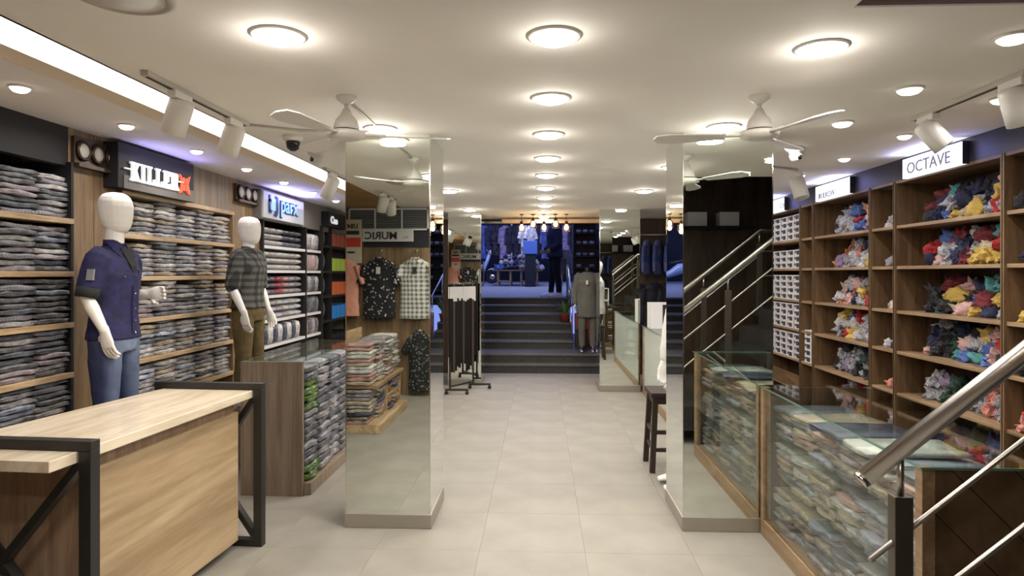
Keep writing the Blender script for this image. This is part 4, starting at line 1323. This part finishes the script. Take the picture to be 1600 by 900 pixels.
def figure(name, label, cat, loc, rz, poseR, poseL, top, bottom, skin=None, sleeve=.95, full=False, hem=.80, legs=((-.105, 0), (.105, 0)), head=True, egg=True, scale=1.0,
           handR=None, handL=None, curl=.5, shirt_name='shirt', vox=.007, fold=.018, pedestal=None, topg=.016, hu=0.0, hs_=1.0):
    t = thing(name, label, cat, loc, rz)
    t.scale = (scale,) * 3
    b = part('body', body_mesh(poseR, poseL, head, legs, egg, handR, handL, curl, hu, hs_), skin or M['manne'], t, local=True)
    remesh(b, vox, 3)
    if top:
        remesh(part(shirt_name, shirt_mesh(poseR, poseL, sleeve, hem, topg, full), top, t, local=True), .011, 2, fold)
    if bottom:
        remesh(part('trousers', trousers_mesh(legs), bottom, t, local=True), .010, 2, fold * .8)
    if pedestal:
        h = pedestal / scale
        part('pedestal', MB().box(-.17, .17, -.20, .14, -h, 0), M['panelgrey'], t, local=True, bevel=.004)
    return t


# near mannequin: denim shirt with rolled sleeves over a black tee, faded jeans
pR = [(-.225, .03, 1.185), (-.20, -.07, .965)]
pL = [(.265, .06, 1.18), (.225, -.10, 1.19)]
PZ = .41
A = figure('mannequin', 'white faceless mannequin in navy denim shirt and faded jeans beside the left shelves', 'mannequin', (-2.50, 3.76, PZ), R(90),
           pR, pL, M['denimS'], M['denimJ'], sleeve=.80, hem=.90, scale=.88, curl=.45, pedestal=PZ, hu=.055, hs_=1.22, vox=.005, handR=(V(.03, -.22, -1), V(.9, -.2, 0), -1))
def on_arm(sd, pose, a, b, r0, r1):
    sh, el, wr = arm_pts(sd, pose)
    return MB().tube([sh.lerp(el, a), sh.lerp(el, b)], [r0, r1], 16, cap=False)
for sd, ps in ((-1, pR), (1, pL)):
    remesh(part('rolled_cuff', on_arm(sd, ps, .74, 1.0, .071, .066), M['cuff'], A, local=True), .010, 1, label='x') if False else part('rolled_cuff', on_arm(sd, ps, .76, 1.02, .070, .066), M['cuff'], A, local=True)
def chest_y(x, z, g=.02):
    """front surface of the shirt at (x,z)"""
    w = .195 if z > 1.2 else .18; d = .137 if z > 1.2 else .131
    if z > 1.40: d = .137 - (z - 1.40) * .45; w = .195 - (z - 1.4) * .8
    return -(d * math.sqrt(max(0, 1 - (x / w) ** 2))) - g + .016
vm = MB()
pts = [(-.055, 1.50), (.055, 1.50), (.030, 1.38), (.0, 1.29), (-.030, 1.38)]
vm.add([(x, chest_y(x, z, .019), z) for x, z in pts] + [(x, chest_y(x, z, .0) + .01, z) for x, z in pts], [(0, 1, 2, 3, 4), (9, 8, 7, 6, 5)] + [(i, (i + 1) % 5, (i + 1) % 5 + 5, i + 5) for i in range(5)])
part('t_shirt', vm, M['blacktee'], A, local=True)
def collar(t, mat, z=1.50):
    for s in (-1, 1):
        c = MB()
        pp = [(s * .012, -.085, z - .015), (s * .075, -.10, z - .085), (s * .095, -.055, z - .03), (s * .062, .02, z + .03), (s * .04, -.045, z + .028)]
        c.add([V(*p) for p in pp] + [V(*p) + V(0, .007, -.006) for p in pp], [(0, 1, 2, 3, 4), (9, 8, 7, 6, 5)] + [(i, (i + 1) % 5, (i + 1) % 5 + 5, i + 5) for i in range(5)])
        part('collar_flap', c, mat, t, local=True, bevel=.003)
    part('collar_band', MB().loft([((0, 0, z - .01), (.068, 0, 0), (0, .064, 0)), ((0, .004, z + .03), (.062, 0, 0), (0, .060, 0))], 20), mat, t, local=True)
collar(A, M['denimS'], 1.525)
zz = [.915, .97, 1.05, 1.15, 1.25]
pl_ = MB()
pl_.add([(-.018, chest_y(0, z, .026), z) for z in zz] + [(.018, chest_y(0, z, .026), z) for z in zz] + [(-.018, chest_y(0, z, .0), z) for z in zz] + [(.018, chest_y(0, z, .0), z) for z in zz],
        [(i, i + 1, i + 6, i + 5) for i in range(4)] + [(i, i + 10, i + 11, i + 1) for i in range(4)] + [(i + 5, i + 6, i + 16, i + 15) for i in range(4)])
pk_ = part('placket', pl_, M['denimS'], A, local=True)
for z in (.94, 1.02, 1.1, 1.2):
    part('button', MB().cyl((0, chest_y(0, z, .030), z), .006, .005, 10, axis=(0, -1, 0)), M['chrome'], A, local=True)
for s in (-1, 1):
    pts = [(s * .05, 1.355), (s * .135, 1.355), (s * .135, 1.32), (s * .092, 1.30), (s * .05, 1.32)]
    f = MB().add([(x, chest_y(x, z, .022), z) for x, z in pts] + [(x, chest_y(x, z, .012), z) for x, z in pts], [(0, 1, 2, 3, 4), (9, 8, 7, 6, 5)] + [(i, (i + 1) % 5, (i + 1) % 5 + 5, i + 5) for i in range(5)])
    pf = part('pocket_flap', f, M['denimS'], A, local=True)
    part('snap', MB().cyl((s * .092, chest_y(s * .09, 1.31, .026), 1.312), .006, .006, 10, axis=(0, -1, 0)), M['chrome'], pf, local=True)
part('arm_badge', MB().add([(-.262, -.045, 1.36), (-.262, .0, 1.36), (-.275, .0, 1.29), (-.275, -.045, 1.29), (-.25, -.045, 1.36), (-.25, 0, 1.36), (-.26, 0, 1.29), (-.26, -.045, 1.29)],
                           [(0, 1, 2, 3), (0, 3, 7, 4), (1, 5, 6, 2), (0, 4, 5, 1), (3, 2, 6, 7)]), M['letGrey'], A, local=True)

# farther mannequin: checked shirt, olive trousers
pR2 = [(-.245, .01, 1.14), (-.225, -.10, .90)]
pL2 = [(.245, .02, 1.14), (.225, -.08, .90)]
B = figure('mannequin', 'white faceless mannequin in dark checked shirt and olive trousers', 'mannequin', (-2.42, 5.36, .49), R(82),
           pR2, pL2, M['checkS'], M['olive'], sleeve=.97, hem=.95, scale=.86, curl=.45, pedestal=.49, hs_=1.2, vox=.005, handR=(V(.03, -.15, -1), V(.9, -.2, 0), -1))
collar(B, M['checkS'])

# white shirted mannequin mostly hidden by the right pillar
C = figure('mannequin', 'white mannequin in white shirt, mostly hidden behind the right mirror pillar', 'mannequin', (1.10, 4.97, .01), R(-80),
           [(-.235, -.06, 1.13), (-.225, -.10, .89)], [(.225, -.13, 1.13), (.215, -.185, .89)], M['whitesh'], M['jeansD'], full=True, legs=((-.10, 0), (.11, -.03)), curl=.5, hs_=1.1)

# headless torso mannequin in a grey jacket on the second entrance step
D = figure('mannequin', 'headless dark mannequin in grey jacket on the entrance steps', 'mannequin', (.775, 10.97, .292), R(-4),
           [(-.25, .0, 1.14), (-.235, -.06, .90)], [(.25, .0, 1.14), (.235, -.06, .90)], M['greyjkt'], M['greyjkt'], skin=M['steel'], full=True, hem=.66, head=False, scale=.87, topg=.03)
part('neck_cap', MB().lathe((0, 0, 1.50), [(.06, 0), (.062, .05), (.05, .09), (.02, .10)], 16), M['brass'], D, local=True)
part('neck_tag', MB().box(-.03, .01, -.18, -.172, 1.28, 1.36), M['tagW'], D, local=True)
collar(D, M['greyjkt'], 1.5)

# person standing at the head of the steps, feet pointing left
P = figure('person', 'person in navy hoodie, black trousers and white sneakers standing at the top of the steps', 'person', (.30, 14.28, 1.085), R(-72),
           [(-.24, .0, 1.13), (-.20, -.16, 1.02)], [(.24, .0, 1.13), (.20, -.16, 1.02)], M['hoodie'], M['trouser'], skin=M['skin'], full=True, egg=False,
           legs=((-.10, -.05), (.10, .06)), hem=.86, shirt_name='hoodie', topg=.045)
part('hair', MB().loft([((0, .01, 1.64), (.074, 0, 0), (0, .085, 0)), ((0, .006, 1.70), (.082, 0, 0), (0, .092, 0)), ((0, 0, 1.76), (.078, 0, 0), (0, .090, 0)), ((0, -.005, 1.80), (.05, 0, 0), (0, .06, 0)), ((0, -.005, 1.815), (.02, 0, 0), (0, .02, 0))], 18),
     M['hair'], P, local=True)
part('hood', MB().lathe((0, .05, 1.47), [(.10, 0), (.115, .03), (.10, .08), (.07, .10)], 18), M['hoodie'], P, local=True)
for lx, ly in ((-.10, -.05), (.10, .06)):
    sh = MB().loft([((lx, ly + .07, .05), (.03, 0, 0), (0, 0, .045)), ((lx, ly + .02, .06), (.046, 0, 0), (0, 0, .06)), ((lx, ly - .07, .048), (.052, 0, 0), (0, 0, .045)),
                    ((lx, ly - .17, .034), (.052, 0, 0), (0, 0, .034)), ((lx, ly - .235, .026), (.03, 0, 0), (0, 0, .022))], 14)
    s_ = part('sneaker', sh, M['sneaker'], P, local=True)
    part('sole', MB().box(lx - .05, lx + .05, ly - .22, ly + .09, -.002, .018), M['sneaker'], s_, local=True, bevel=.008)

# small display legs in grey shorts beside the person
t = thing('mannequin', 'white half mannequin in grey shorts right of the standing person', 'mannequin', (.52, 14.55, 1.09), R(-10))
lb = MB(); X_, Y_ = V(1, 0, 0), V(0, 1, 0)
lb.loft([((0, 0, .80), X_ * .13, Y_ * .10), ((0, 0, .9), X_ * .15, Y_ * .11), ((0, 0, 1.0), X_ * .13, Y_ * .1)], 16)
for s in (-1, 1):
    lb.tube([(s * .08, 0, .85), (s * .09, 0, .5), (s * .09, .02, .3), (s * .09, 0, .08)], [.085, .055, .05, .034], 12)
    lb.loft([((s * .09, .04, .04), X_ * .025, V(0, 0, .036)), ((s * .09, -.06, .035), X_ * .04, V(0, 0, .032)), ((s * .09, -.18, .02), X_ * .03, V(0, 0, .018))], 10)
remesh(part('body', lb, M['manne'], t, local=True), .01, 2)
sb_ = MB().loft([((0, 0, .80), X_ * .16, Y_ * .13), ((0, 0, .9), X_ * .165, Y_ * .125), ((0, 0, 1.02), X_ * .145, Y_ * .115)], 16)
for s in (-1, 1):
    sb_.tube([(s * .08, 0, .88), (s * .095, 0, .48)], [.10, .088], 12, cap=False)
remesh(part('shorts', sb_, M['letGrey'], t, local=True), .012, 2, .015)


# ------------------------------------------------------------------ shirts on hangers
def hung_shirt(x, y, z, w, h, mat, label, sleeve=.24, rz=0, hook=True, scale=1.0, longs=False, group=None, front=1, tag_col=None, hanger=True):
    """(x,y,z) hook point; the garment hangs below, front along +Y*front"""
    t = thing('hanging_shirt', label, 'shirt', (x, y, z), rz, group)
    X, Y = V(1, 0, 0), V(0, 1, 0)
    m = MB(); hw = w / 2
    top = -.09
    m.loft([((0, 0, top - h), X * hw * .98, Y * .045), ((0, 0, top - h * .6), X * hw * .93, Y * .05), ((0, 0, top - h * .3), X * hw * .97, Y * .055),
            ((0, 0, top - .10), X * hw * .95, Y * .05), ((0, 0, top - .045), X * hw * .72, Y * .045), ((0, 0, top), X * .075, Y * .04)], 20)
    for s in (-1, 1):
        a = V(s * hw * .82, 0, top - .085)
        b = a + V(s * (.09 if not longs else .06), 0, -sleeve)
        m.tube([a, a.lerp(b, .5), b], [.062, .066, .062 if not longs else .045], 14, cap=False, flat=.6)
    remesh(part('cloth', m, mat, t, local=True), .012, 2, .022, )
    if hanger:
        hm = MB()
        hm.tube([(-hw * .8, 0, top - .07), (0, 0, top + .012), (hw * .8, 0, top - .07)], .012, 8)
        part('hanger', hm, M['hanger'], t, local=True)
        part('hook', MB().tube([(0, 0, top + .01), (0, 0, -.02), (.018, 0, -.004), (0, 0, .012), (-.014, 0, 0)], .003, 6), M['chrome'], t, local=True)
    if tag_col:
        part('price_tag', MB().box(-.03, .025, .065 * front - .003, .065 * front + .003, top - .20, top - .11), tag_col, t, local=True)
    c = MB()
    for s in (-1, 1):
        pp = [(s * .006, .05 * front, top - .012), (s * .062, .058 * front, top - .06), (s * .072, .03 * front, top - .01), (s * .045, .0, top + .022)]
        c.add([V(*p) for p in pp] + [V(*p) + V(0, -.008 * front, -.004) for p in pp], [(0, 1, 2, 3), (7, 6, 5, 4)] + [(i, (i + 1) % 4, (i + 1) % 4 + 4, i + 4) for i in range(4)])
    part('collar', c, mat, t, local=True)
    return t


yw = YB + .10
hung_shirt(-2.56, yw, 1.86, .42, .74, M['pink'], 'salmon pink shirt on a hanger, seen at the left edge of the left pillar mirror')
hung_shirt(-2.09, yw, 1.87, .44, .78, M['floralB'], 'black floral shirt on a wooden hanger, seen in the left pillar mirror', tag_col=M['tagW'])
hung_shirt(-1.62, yw, 1.87, .42, .78, M['plaidW'], 'white and grey plaid shirt on a hanger, seen in the left pillar mirror', tag_col=M['letDark'])
hung_shirt(-1.56, yw + .0, .93, .30, .78, M['floralD'], 'dark patterned shirt hanging low at the right edge of the left pillar mirror', sleeve=.2)
t = thing('wall_hooks', 'row of small steel wall hooks over the hanging shirts', 'hooks', (-2.1, YB, 1.88))
for x in (-2.56, -2.09, -1.62):
    part('hook', MB().cyl((x, YB, 1.885), .018, .012, 14, axis=(0, 1, 0)).tube([(x, YB + .01, 1.885), (x, YB + .10, 1.875), (x, YB + .115, 1.89)], .005, 6), M['chrome'], t)
part('hook', MB().cyl((-1.56, YB, .945), .018, .012, 14, axis=(0, 1, 0)).tube([(-1.56, YB + .01, .945), (-1.56, YB + .10, .935), (-1.56, YB + .115, .95)], .005, 6), M['chrome'], t)

# louvered window on the back wall
wn = MB()
wx0, wx1, wz0, wz1 = -2.52, -1.46, 2.15, 2.44
win = struct('window_1', wn.box(wx0, wx1, YB + .001, YB + .012, wz0, wz1), M['winback'])
fr = MB()
fr.box(wx0, wx1, YB + .004, YB + .04, wz1 - .022, wz1).box(wx0, wx1, YB + .004, YB + .04, wz0, wz0 + .022).box(wx0, wx0 + .022, YB + .004, YB + .04, wz0, wz1).box(wx1 - .022, wx1, YB + .004, YB + .04, wz0, wz1)
for k in (1, 2):
    x = wx0 + (wx1 - wx0) * k / 3
    fr.box(x - .008, x + .008, YB + .004, YB + .036, wz0, wz1)
part('window_frame', fr, M['whitem'], win)
for k in range(9):
    z = wz0 + .035 + k * .0285
    s_ = MB().box(wx0 + .02, wx1 - .02, -.012, .012, -.0015, .0015)
    s_.v = [Matrix.Rotation(R(40), 3, 'X') @ v + Vector((0, YB + .022, z)) for v in s_.v]
    part('slat', s_, M['louver'], win)

# white sign with black letters and poster on the back wall (their mirror image is what the photograph shows)
t = thing('shop_sign', 'white sign board with black letters, seen reversed in the left pillar mirror', 'sign', (-1.98, YB, 2.08))
part('board', MB().box(-2.32, -1.655, YB + .055, YB + .085, 2.0, 2.165), M['tagW'], t, bevel=.002)
text('lettering', 'MURIC', .135, (-1.86, YB + .087, 2.033), (-1, 0, 0), (0, 0, 1), M['letDark'], t, .004, 1.05, .003)
part('small_mark', MB().box(-1.80, -1.72, YB + .085, YB + .088, 2.045, 2.052).box(-1.76, -1.72, YB + .085, YB + .088, 2.06, 2.066), M['letGrey'], t)
t = thing('poster_board', 'cream poster with black and red bands at the left edge of the left pillar mirror', 'poster', (-2.46, YB, 2.0))
part('board', MB().box(-2.585, -2.325, YB + .09, YB + .11, 1.72, 2.285), plain('poster_cream', (.62, .55, .44), .6), t)
part('black_band', MB().box(-2.555, -2.355, YB + .11, YB + .113, 2.09, 2.14), M['letDark'], t)
part('red_band', MB().box(-2.575, -2.335, YB + .11, YB + .113, 1.93, 2.05), M['red'], t)
part('black_oval', MB().prism([(-2.46 + .06 * math.cos(a) - 0, 1.86 + .014 * math.sin(a)) for a in [k * PI / 8 for k in range(16)]], YB + .11, YB + .113, 'XZ'), M['letDark'], t)
text('lettering', '1/84*', .085, (-2.36, YB + .111, 2.17), (-1, 0, 0), (0, 0, 1), M['letDark'], t, .003, 1.0, .003)

# dark lower cabinet band under the window sign on the back wall
struct('trim_9', MB().box(-2.32, -1.2, YB, YB + .012, 1.93, 2.15), M['navy'])

# ------------------------------------------------------------------ belt rack
t = thing('belt_rack', 'black metal floor rack hung with belts before the far left pillar', 'rack', (-1.07, 8.75, 0))
fr = MB()
fr.bar((-1.19, 8.6, .06), (-1.19, 8.6, 1.46), .025, .025).bar((-.93, 9.05, .06), (-.93, 9.05, 1.46), .025, .025)
fr.bar((-1.19, 8.6, 1.45), (-.93, 9.05, 1.45), .02, .02).bar((-1.19, 8.6, .10), (-.93, 9.05, .10), .02, .02)
part('frame', fr, M['black'], t)
for (x, y) in ((-1.19, 8.6), (-.93, 9.05)):
    f = part('foot', MB().box(x - .0, x + .24, y - .014, y + .014, .05, .075).box(x - .06, x, y - .014, y + .014, .05, .075), M['black'], t)
    for dx in (-.045, .225):
        part('caster', MB().cyl((x + dx, y - .01, .024), .024, .02, 12, axis=(0, 1, 0)), M['black'], f)
for k in range(14):
    f_ = (k + .5) / 14; x = -1.20 + .30 * f_ ; y = 8.58 + .45 * f_
    ln = rnd.uniform(1.0, 1.2)
    b = thing('belt', f'{"brown" if k % 5 == 2 else "black"} leather belt with white tag, {ORD[k]} from the left on the rack', 'belt', (x, y - .01, 1.46), 0, 'belts on the rack')
    bm_ = MB()
    for s, l2 in ((-.006, ln), (.009, ln * .93)):
        bm_.box(-.017, .017, s - .002, s + .002, -l2, -.02)
    bm_.v = [Matrix.Rotation(.5 + rnd.uniform(-.5, .5), 3, 'Z') @ v for v in bm_.v]
    part('strap', bm_, M['brownleather'] if k % 5 == 2 else M['leather'], b, local=True)
    part('tag', MB().box(-.02, .02, -.016, -.011, -.20 - rnd.uniform(0, .05), -.05), M['tagW'], b, local=True)
    part('hook', MB().ring((0, .0, -.012), .012, .003, 10, (1, 0, 0)), M['chrome'], b, local=True)

# ------------------------------------------------------------------ pendant lamps before the entrance
tag(part('lamp_beam', MB().box(-.60, .93, 10.12, 10.22, 2.36, 2.42), M['cream'], bevel=.004), 'cream painted beam above the entrance behind the pendant lamps', 'beam')
for k, (x, dz) in enumerate(((-.279, 0), (-.112, .05), (.047, 0), (.214, .05), (.371, 0))):
    t = thing('pendant_lamp', f'small caged amber pendant lamp, {ORD[k]} from the left before the entrance', 'pendant lamp', (x, 9.6, ZC), 0, 'caged pendant lamps')
    z = -.10 + dz
    part('canopy', MB().cyl((0, 0, -.012), .03, .012, 14), M['brass'], t, local=True)
    part('cord', MB().cyl((0, 0, z + .0), .004, -z, 8), M['brass'], t, local=True)
    part('socket', MB().lathe((0, 0, z), [(.012, .0), (.024, -.012), (.024, -.04), (.034, -.05)], 14), M['brass'], t, local=True)
    part('bulb', MB().lathe((0, 0, z), [(.012, -.05), (.026, -.075), (.032, -.10), (.024, -.125), (.006, -.135)], 16), M['bulb'], t, local=True)
    cg = MB()
    for j in range(8):
        a = 2 * PI * j / 8
        e = V(math.cos(a), math.sin(a), 0)
        cg.tube([V(0, 0, z - .045) + e * .03, V(0, 0, z - .075) + e * .052, V(0, 0, z - .15) + e * .05], .0022, 5)
    for zz_, r_ in ((.075, .052), (.11, .051), (.15, .05)):
        cg.ring((0, 0, z - zz_), r_, .0025, 16, (0, 0, 1), 5)
    part('cage', cg, M['brass'], t, local=True)
    L = bpy.data.lights.new('lamp', 'POINT'); L.energy = 2.2; L.color = (1, .58, .22); L.shadow_soft_size = .03
    lo = bpy.data.objects.new('lamp', L); COL.objects.link(lo); lo.parent = t; lo.location = (0, 0, z - .16)

# ------------------------------------------------------------------ right side beyond the pillars
t = thing('garment_rail', 'dark rail of hanging blue and black clothes on the far wall right of the pillar', 'clothes rail', (2.0, 10.2, 1.9))
part('rail', MB().tube([(1.38, 10.2, 2.18), (2.9, 10.2, 2.18)], .012, 10), M['chrome'], t)
part('bracket', MB().bar((1.45, 10.2, 2.18), (1.45, YF, 2.18), .015, .015).bar((2.8, 10.2, 2.18), (2.8, YF, 2.18), .015, .015), M['chrome'], t)
m_blue = cloth('hanging_blue', (.06, .09, .30), (.12, .14, .36), 6); m_ink = cloth('hanging_ink', (.012, .014, .022), (.03, .03, .05), 6)
for k in range(8):
    hung_shirt(1.46 + k * .17, 10.2, 2.18, .28, .52, m_blue, f'blue jacket on the far right rail, {ORD[k]} from the left', rz=R(62), longs=True, sleeve=.40, group='jackets on the far right rail', hanger=False)
for k in range(5):
    hung_shirt(1.5 + k * .27, 10.3, 1.52, .40, .90, m_ink, f'black garment on the far right wall, {ORD[k]} from the left', rz=R(10), longs=True, sleeve=.5, group='black garments on the far right wall', hanger=False)

# ------------------------------------------------------------------ entrance: rail, plant, pot
t = thing('steps_railing', 'slim silver handrail at the right of the entrance steps', 'railing', (.58, 12, .42))
part('handrail', MB().tube([(.54, 11.45, 1.18), (.56, 13.95, 1.86), (.56, 14.5, 1.86)], .018, 10), M['chrome'], t)
part('post', MB().cyl((.54, 11.5, .42), .016, .78, 12), M['chrome'], t)
part('post', MB().cyl((.55, 12.75, .81), .014, .74, 12), M['chrome'], t)
part('post', MB().cyl((.56, 14.1, 1.08), .016, .80, 12), M['chrome'], t)
t = thing('potted_plant', 'leafy green plant in a red pot beside the entrance handrail', 'plant', (.45, 12.36, .682))
part('pot', MB().lathe((0, 0, 0), [(.07, 0), (.10, .14), (.11, .15), (.095, .15), (.09, .12)], 18), M['terra'], t, local=True)
for k in range(14):
    a = rnd.uniform(0, 2 * PI); ln = rnd.uniform(.2, .42); tilt = rnd.uniform(.2, .9)
    d = V(math.cos(a) * math.sin(tilt), math.sin(a) * math.sin(tilt), math.cos(tilt)); sd = V(-math.sin(a), math.cos(a), 0) * .028
    b = V(0, 0, .13); e = b + d * ln; mdl = b + d * ln * .55 + V(0, 0, .03)
    lf = MB().add([b, mdl - sd, e + V(0, 0, -.04), mdl + sd, b + V(0, 0, .004), mdl - sd + V(0, 0, .004), e + V(0, 0, -.036), mdl + sd + V(0, 0, .004)], [(0, 1, 2, 3), (7, 6, 5, 4), (0, 4, 5, 1), (1, 5, 6, 2), (2, 6, 7, 3), (3, 7, 4, 0)])
    part('leaf', lf, M['leaf'], t, local=True)
tag(part('red_planter', MB().box(.62, .92, 11.9, 12.2, .29, .86), M['terra'], bevel=.01), 'dull red planter box behind the grey jacket mannequin', 'planter')
t = thing('black_stand', 'small black box stand at the foot of the entrance handrail', 'stand', (.66, 11.5, .292))
part('box', MB().box(.60, .80, 11.35, 11.6, .292, .62), M['blackp'], t, bevel=.005)
part('lid', MB().box(.59, .81, 11.34, 11.61, .62, .64), M['black'], t, bevel=.003)

# shop shelf right of the entrance, outside
t = thing('street_shelf', 'black shelf of folded clothes and shoes right of the entrance head', 'shelving', (1.0, 14.9, 1.09))
part('carcass', MB().box(.72, 1.30, 15.15, 15.2, 1.09, 3.0).box(.72, .75, 14.8, 15.15, 1.09, 3.0).box(1.27, 1.30, 14.8, 15.15, 1.09, 3.0), M['black'], t)
for k in range(7):
    z = 1.2 + k * .26
    part('shelf_board', MB().box(.75, 1.27, 14.82, 15.15, z - .02, z), M['black'], t)
    if k in (1, 2, 3, 4, 5, 6):
        for j in range(3):
            col = ['white', 'pale grey', 'white', 'light blue', 'pink', 'white'][(k + j) % 6]
            if k < 3 and j == 1: continue
            inst('folded_garment', PACK[(j + k) % 4], (.85 + j * .15, 14.95, z), (0, 0, PI / 2), f'{col} folded garment, {ORD[j]} from left, {ORD[k]} board of the street shelf', 'garment', 'garments on the street shelf', SHIRTS[col], (.6, .6, 1.0))

# scooter at the left
t = thing('scooter', 'pale blue scooter parked outside at the left of the entrance', 'scooter', (-1.95, 20.0, 1.295))
ax = (0, 1, 0)
for x in (-1.48, -2.65):
    w_ = part('wheel', MB().ring((x, 20, 1.49), .155, .045, 28, ax, 10), M['tyre'], t)
    part('rim', MB().cyl((x, 19.97, 1.49), .11, .06, 20, axis=ax), M['chrome'], w_)
fd = MB()
for k in range(9):
    pass
fd.loft([((-1.68, 20, 1.60), (0, .05, 0), (.02, 0, .03)), ((-1.60, 20, 1.70), (0, .085, 0), (.03, 0, .035)), ((-1.48, 20, 1.73), (0, .09, 0), (.0, 0, .03)), ((-1.34, 20, 1.66), (0, .075, 0), (-.02, 0, .03)), ((-1.27, 20, 1.57), (0, .04, 0), (-.02, 0, .02))], 12)
part('front_fender', fd, M['scoot'], t)
part('leg_shield', MB().loft([((-1.80, 20, 1.48), (.04, 0, 0), (0, .17, 0)), ((-1.72, 20, 1.75), (.06, 0, 0), (0, .20, 0)), ((-1.62, 20, 2.0), (.06, 0, 0), (0, .16, 0)), ((-1.58, 20, 2.16), (.05, 0, 0), (0, .10, 0))], 14), M['scoot'], t)
part('body', MB().loft([((-2.9, 20, 1.85), (0, .06, 0), (0, 0, .06)), ((-2.65, 20, 1.78), (0, .17, 0), (0, 0, .17)), ((-2.35, 20, 1.72), (0, .18, 0), (0, 0, .18)), ((-2.15, 20, 1.60), (0, .13, 0), (0, 0, .12)), ((-1.8, 20, 1.47), (0, .13, 0), (0, 0, .04))], 16), M['scoot'], t)
part('seat', MB().loft([((-2.85, 20, 1.98), (0, .11, 0), (0, 0, .03)), ((-2.5, 20, 1.97), (0, .14, 0), (0, 0, .05)), ((-2.1, 20, 1.90), (0, .10, 0), (0, 0, .04))], 12), M['blackp'], t)
hb = part('handlebar', MB().tube([(-1.62, 19.68, 2.30), (-1.57, 20, 2.24), (-1.62, 20.32, 2.30)], .018, 8).cyl((-1.58, 20, 2.1), .03, .14, 12), M['chrome'], t)
part('headlight', MB().lathe((-1.56, 20, 2.22), [(.09, 0), (.08, .05), (.0, .06)], 18, axis=(1, 0, 0)), M['roundglass'], hb)

# market stall outside
t = thing('market_table', 'wooden trestle table outside piled with bundled clothes', 'table', (-.75, 18.8, 1.25))
part('top', MB().box(-1.35, .05, 18.4, 19.3, 1.66, 1.70), M['woodR'], t)
for x in (-1.2, -.85, -.55, -.1):
    for y in (18.45, 19.2):
        part('leg', MB().box(x - .025, x + .025, y - .025, y + .025, 1.24, 1.66), M['edgeR'], t)
part('stretcher', MB().box(-1.2, -.85, 18.44, 18.46, 1.36, 1.40).box(-.55, -.1, 18.44, 18.46, 1.36, 1.40), M['edgeR'], t)
for L_ in range(3):
    for k in range(10 - L_ * 2):
        for j in range(2 - (L_ > 1)):
            col = rnd.choice(['mauve', 'blue', 'pale grey', 'white printed', 'mauve', 'pale grey', 'white', 'navy'])
            s = .10 * rnd.uniform(.85, 1.15)
            inst('bundled_garment', rnd.choice(CRUM), (-1.24 + k * .14 + L_ * .12, 18.62 + j * .35 + L_ * .05, 1.70 + L_ * .15), (0, 0, rnd.uniform(0, 6)),
                 f'{col} bundle of clothes, {ORD[k]} from left, {("bottom", "middle", "top")[L_]} layer, {"front" if j == 0 else "rear"} row of street stall', 'bundle', 'bundles on the street stall', CC[col], (s, s, s))
tag(part('blue_crate', MB().box(-.48, -.10, 18.2, 18.5, 2.13, 2.50), M['crateB'], bevel=.01), 'plain blue box standing on the street stall', 'box')
tag(part('crate_stand', MB().box(-.44, -.14, 18.22, 18.48, 1.24, 2.13), M['nightwall']), 'dark support under the blue box of the street stall', 'stand')
t = thing('street_rail', 'metal rail of dark hanging clothes behind the street stall', 'clothes rail', (-.9, 20.9, 1.3))
part('rail', MB().tube([(-2.2, 20.9, 3.2), (2.0, 20.9, 3.2)], .02, 8), M['chrome'], t)
part('post', MB().box(-.95, -.90, 20.88, 20.93, 1.3, 3.4).box(-2.2, -2.15, 20.88, 20.93, 1.3, 3.4).box(1.95, 2.0, 20.88, 20.93, 1.3, 3.4), M['wire'], t)
hang = [m_ink, CC['navy'], CC['mauve'], m_ink, CC['maroon'], m_blue, CC['black'], m_ink, CC['pale grey']]
for k in range(17):
    mt = hang[(k * 5) % 9]
    hung_shirt(-2.0 + k * .22, 20.9, 3.2, .42, .95 + .12 * math.sin(k * 2.1), mt, f'dark garment hanging on the street rail, {ORD[k]} from the left', rz=R(30), longs=True, sleeve=.5, group='garments on the street rail', hanger=False)
for k in range(2):
    hung_shirt(-.46 + k * .17, 18.9, 3.05, .26, .62, SHIRTS['white'], f'white garment hanging high over the blue box, {("left", "right")[k]} one', rz=R(35), sleeve=.3, group='white garments over the blue box', hanger=False)
tag(part('stall_pole', MB().cyl((-.55, 18.9, 1.24), .02, 1.83, 10).tube([(-.60, 18.9, 3.06), (0, 18.9, 3.06)], .012, 8), M['wire']), 'thin pole with arm carrying white garments at the stall', 'pole')
# bluish evening light of the street
L = area('street_light', (-.3, 17.6, 4.4), (R(12), 0, 0), 115, 2.6, (.62, .65, 1.0), 'RECTANGLE', 1.6)
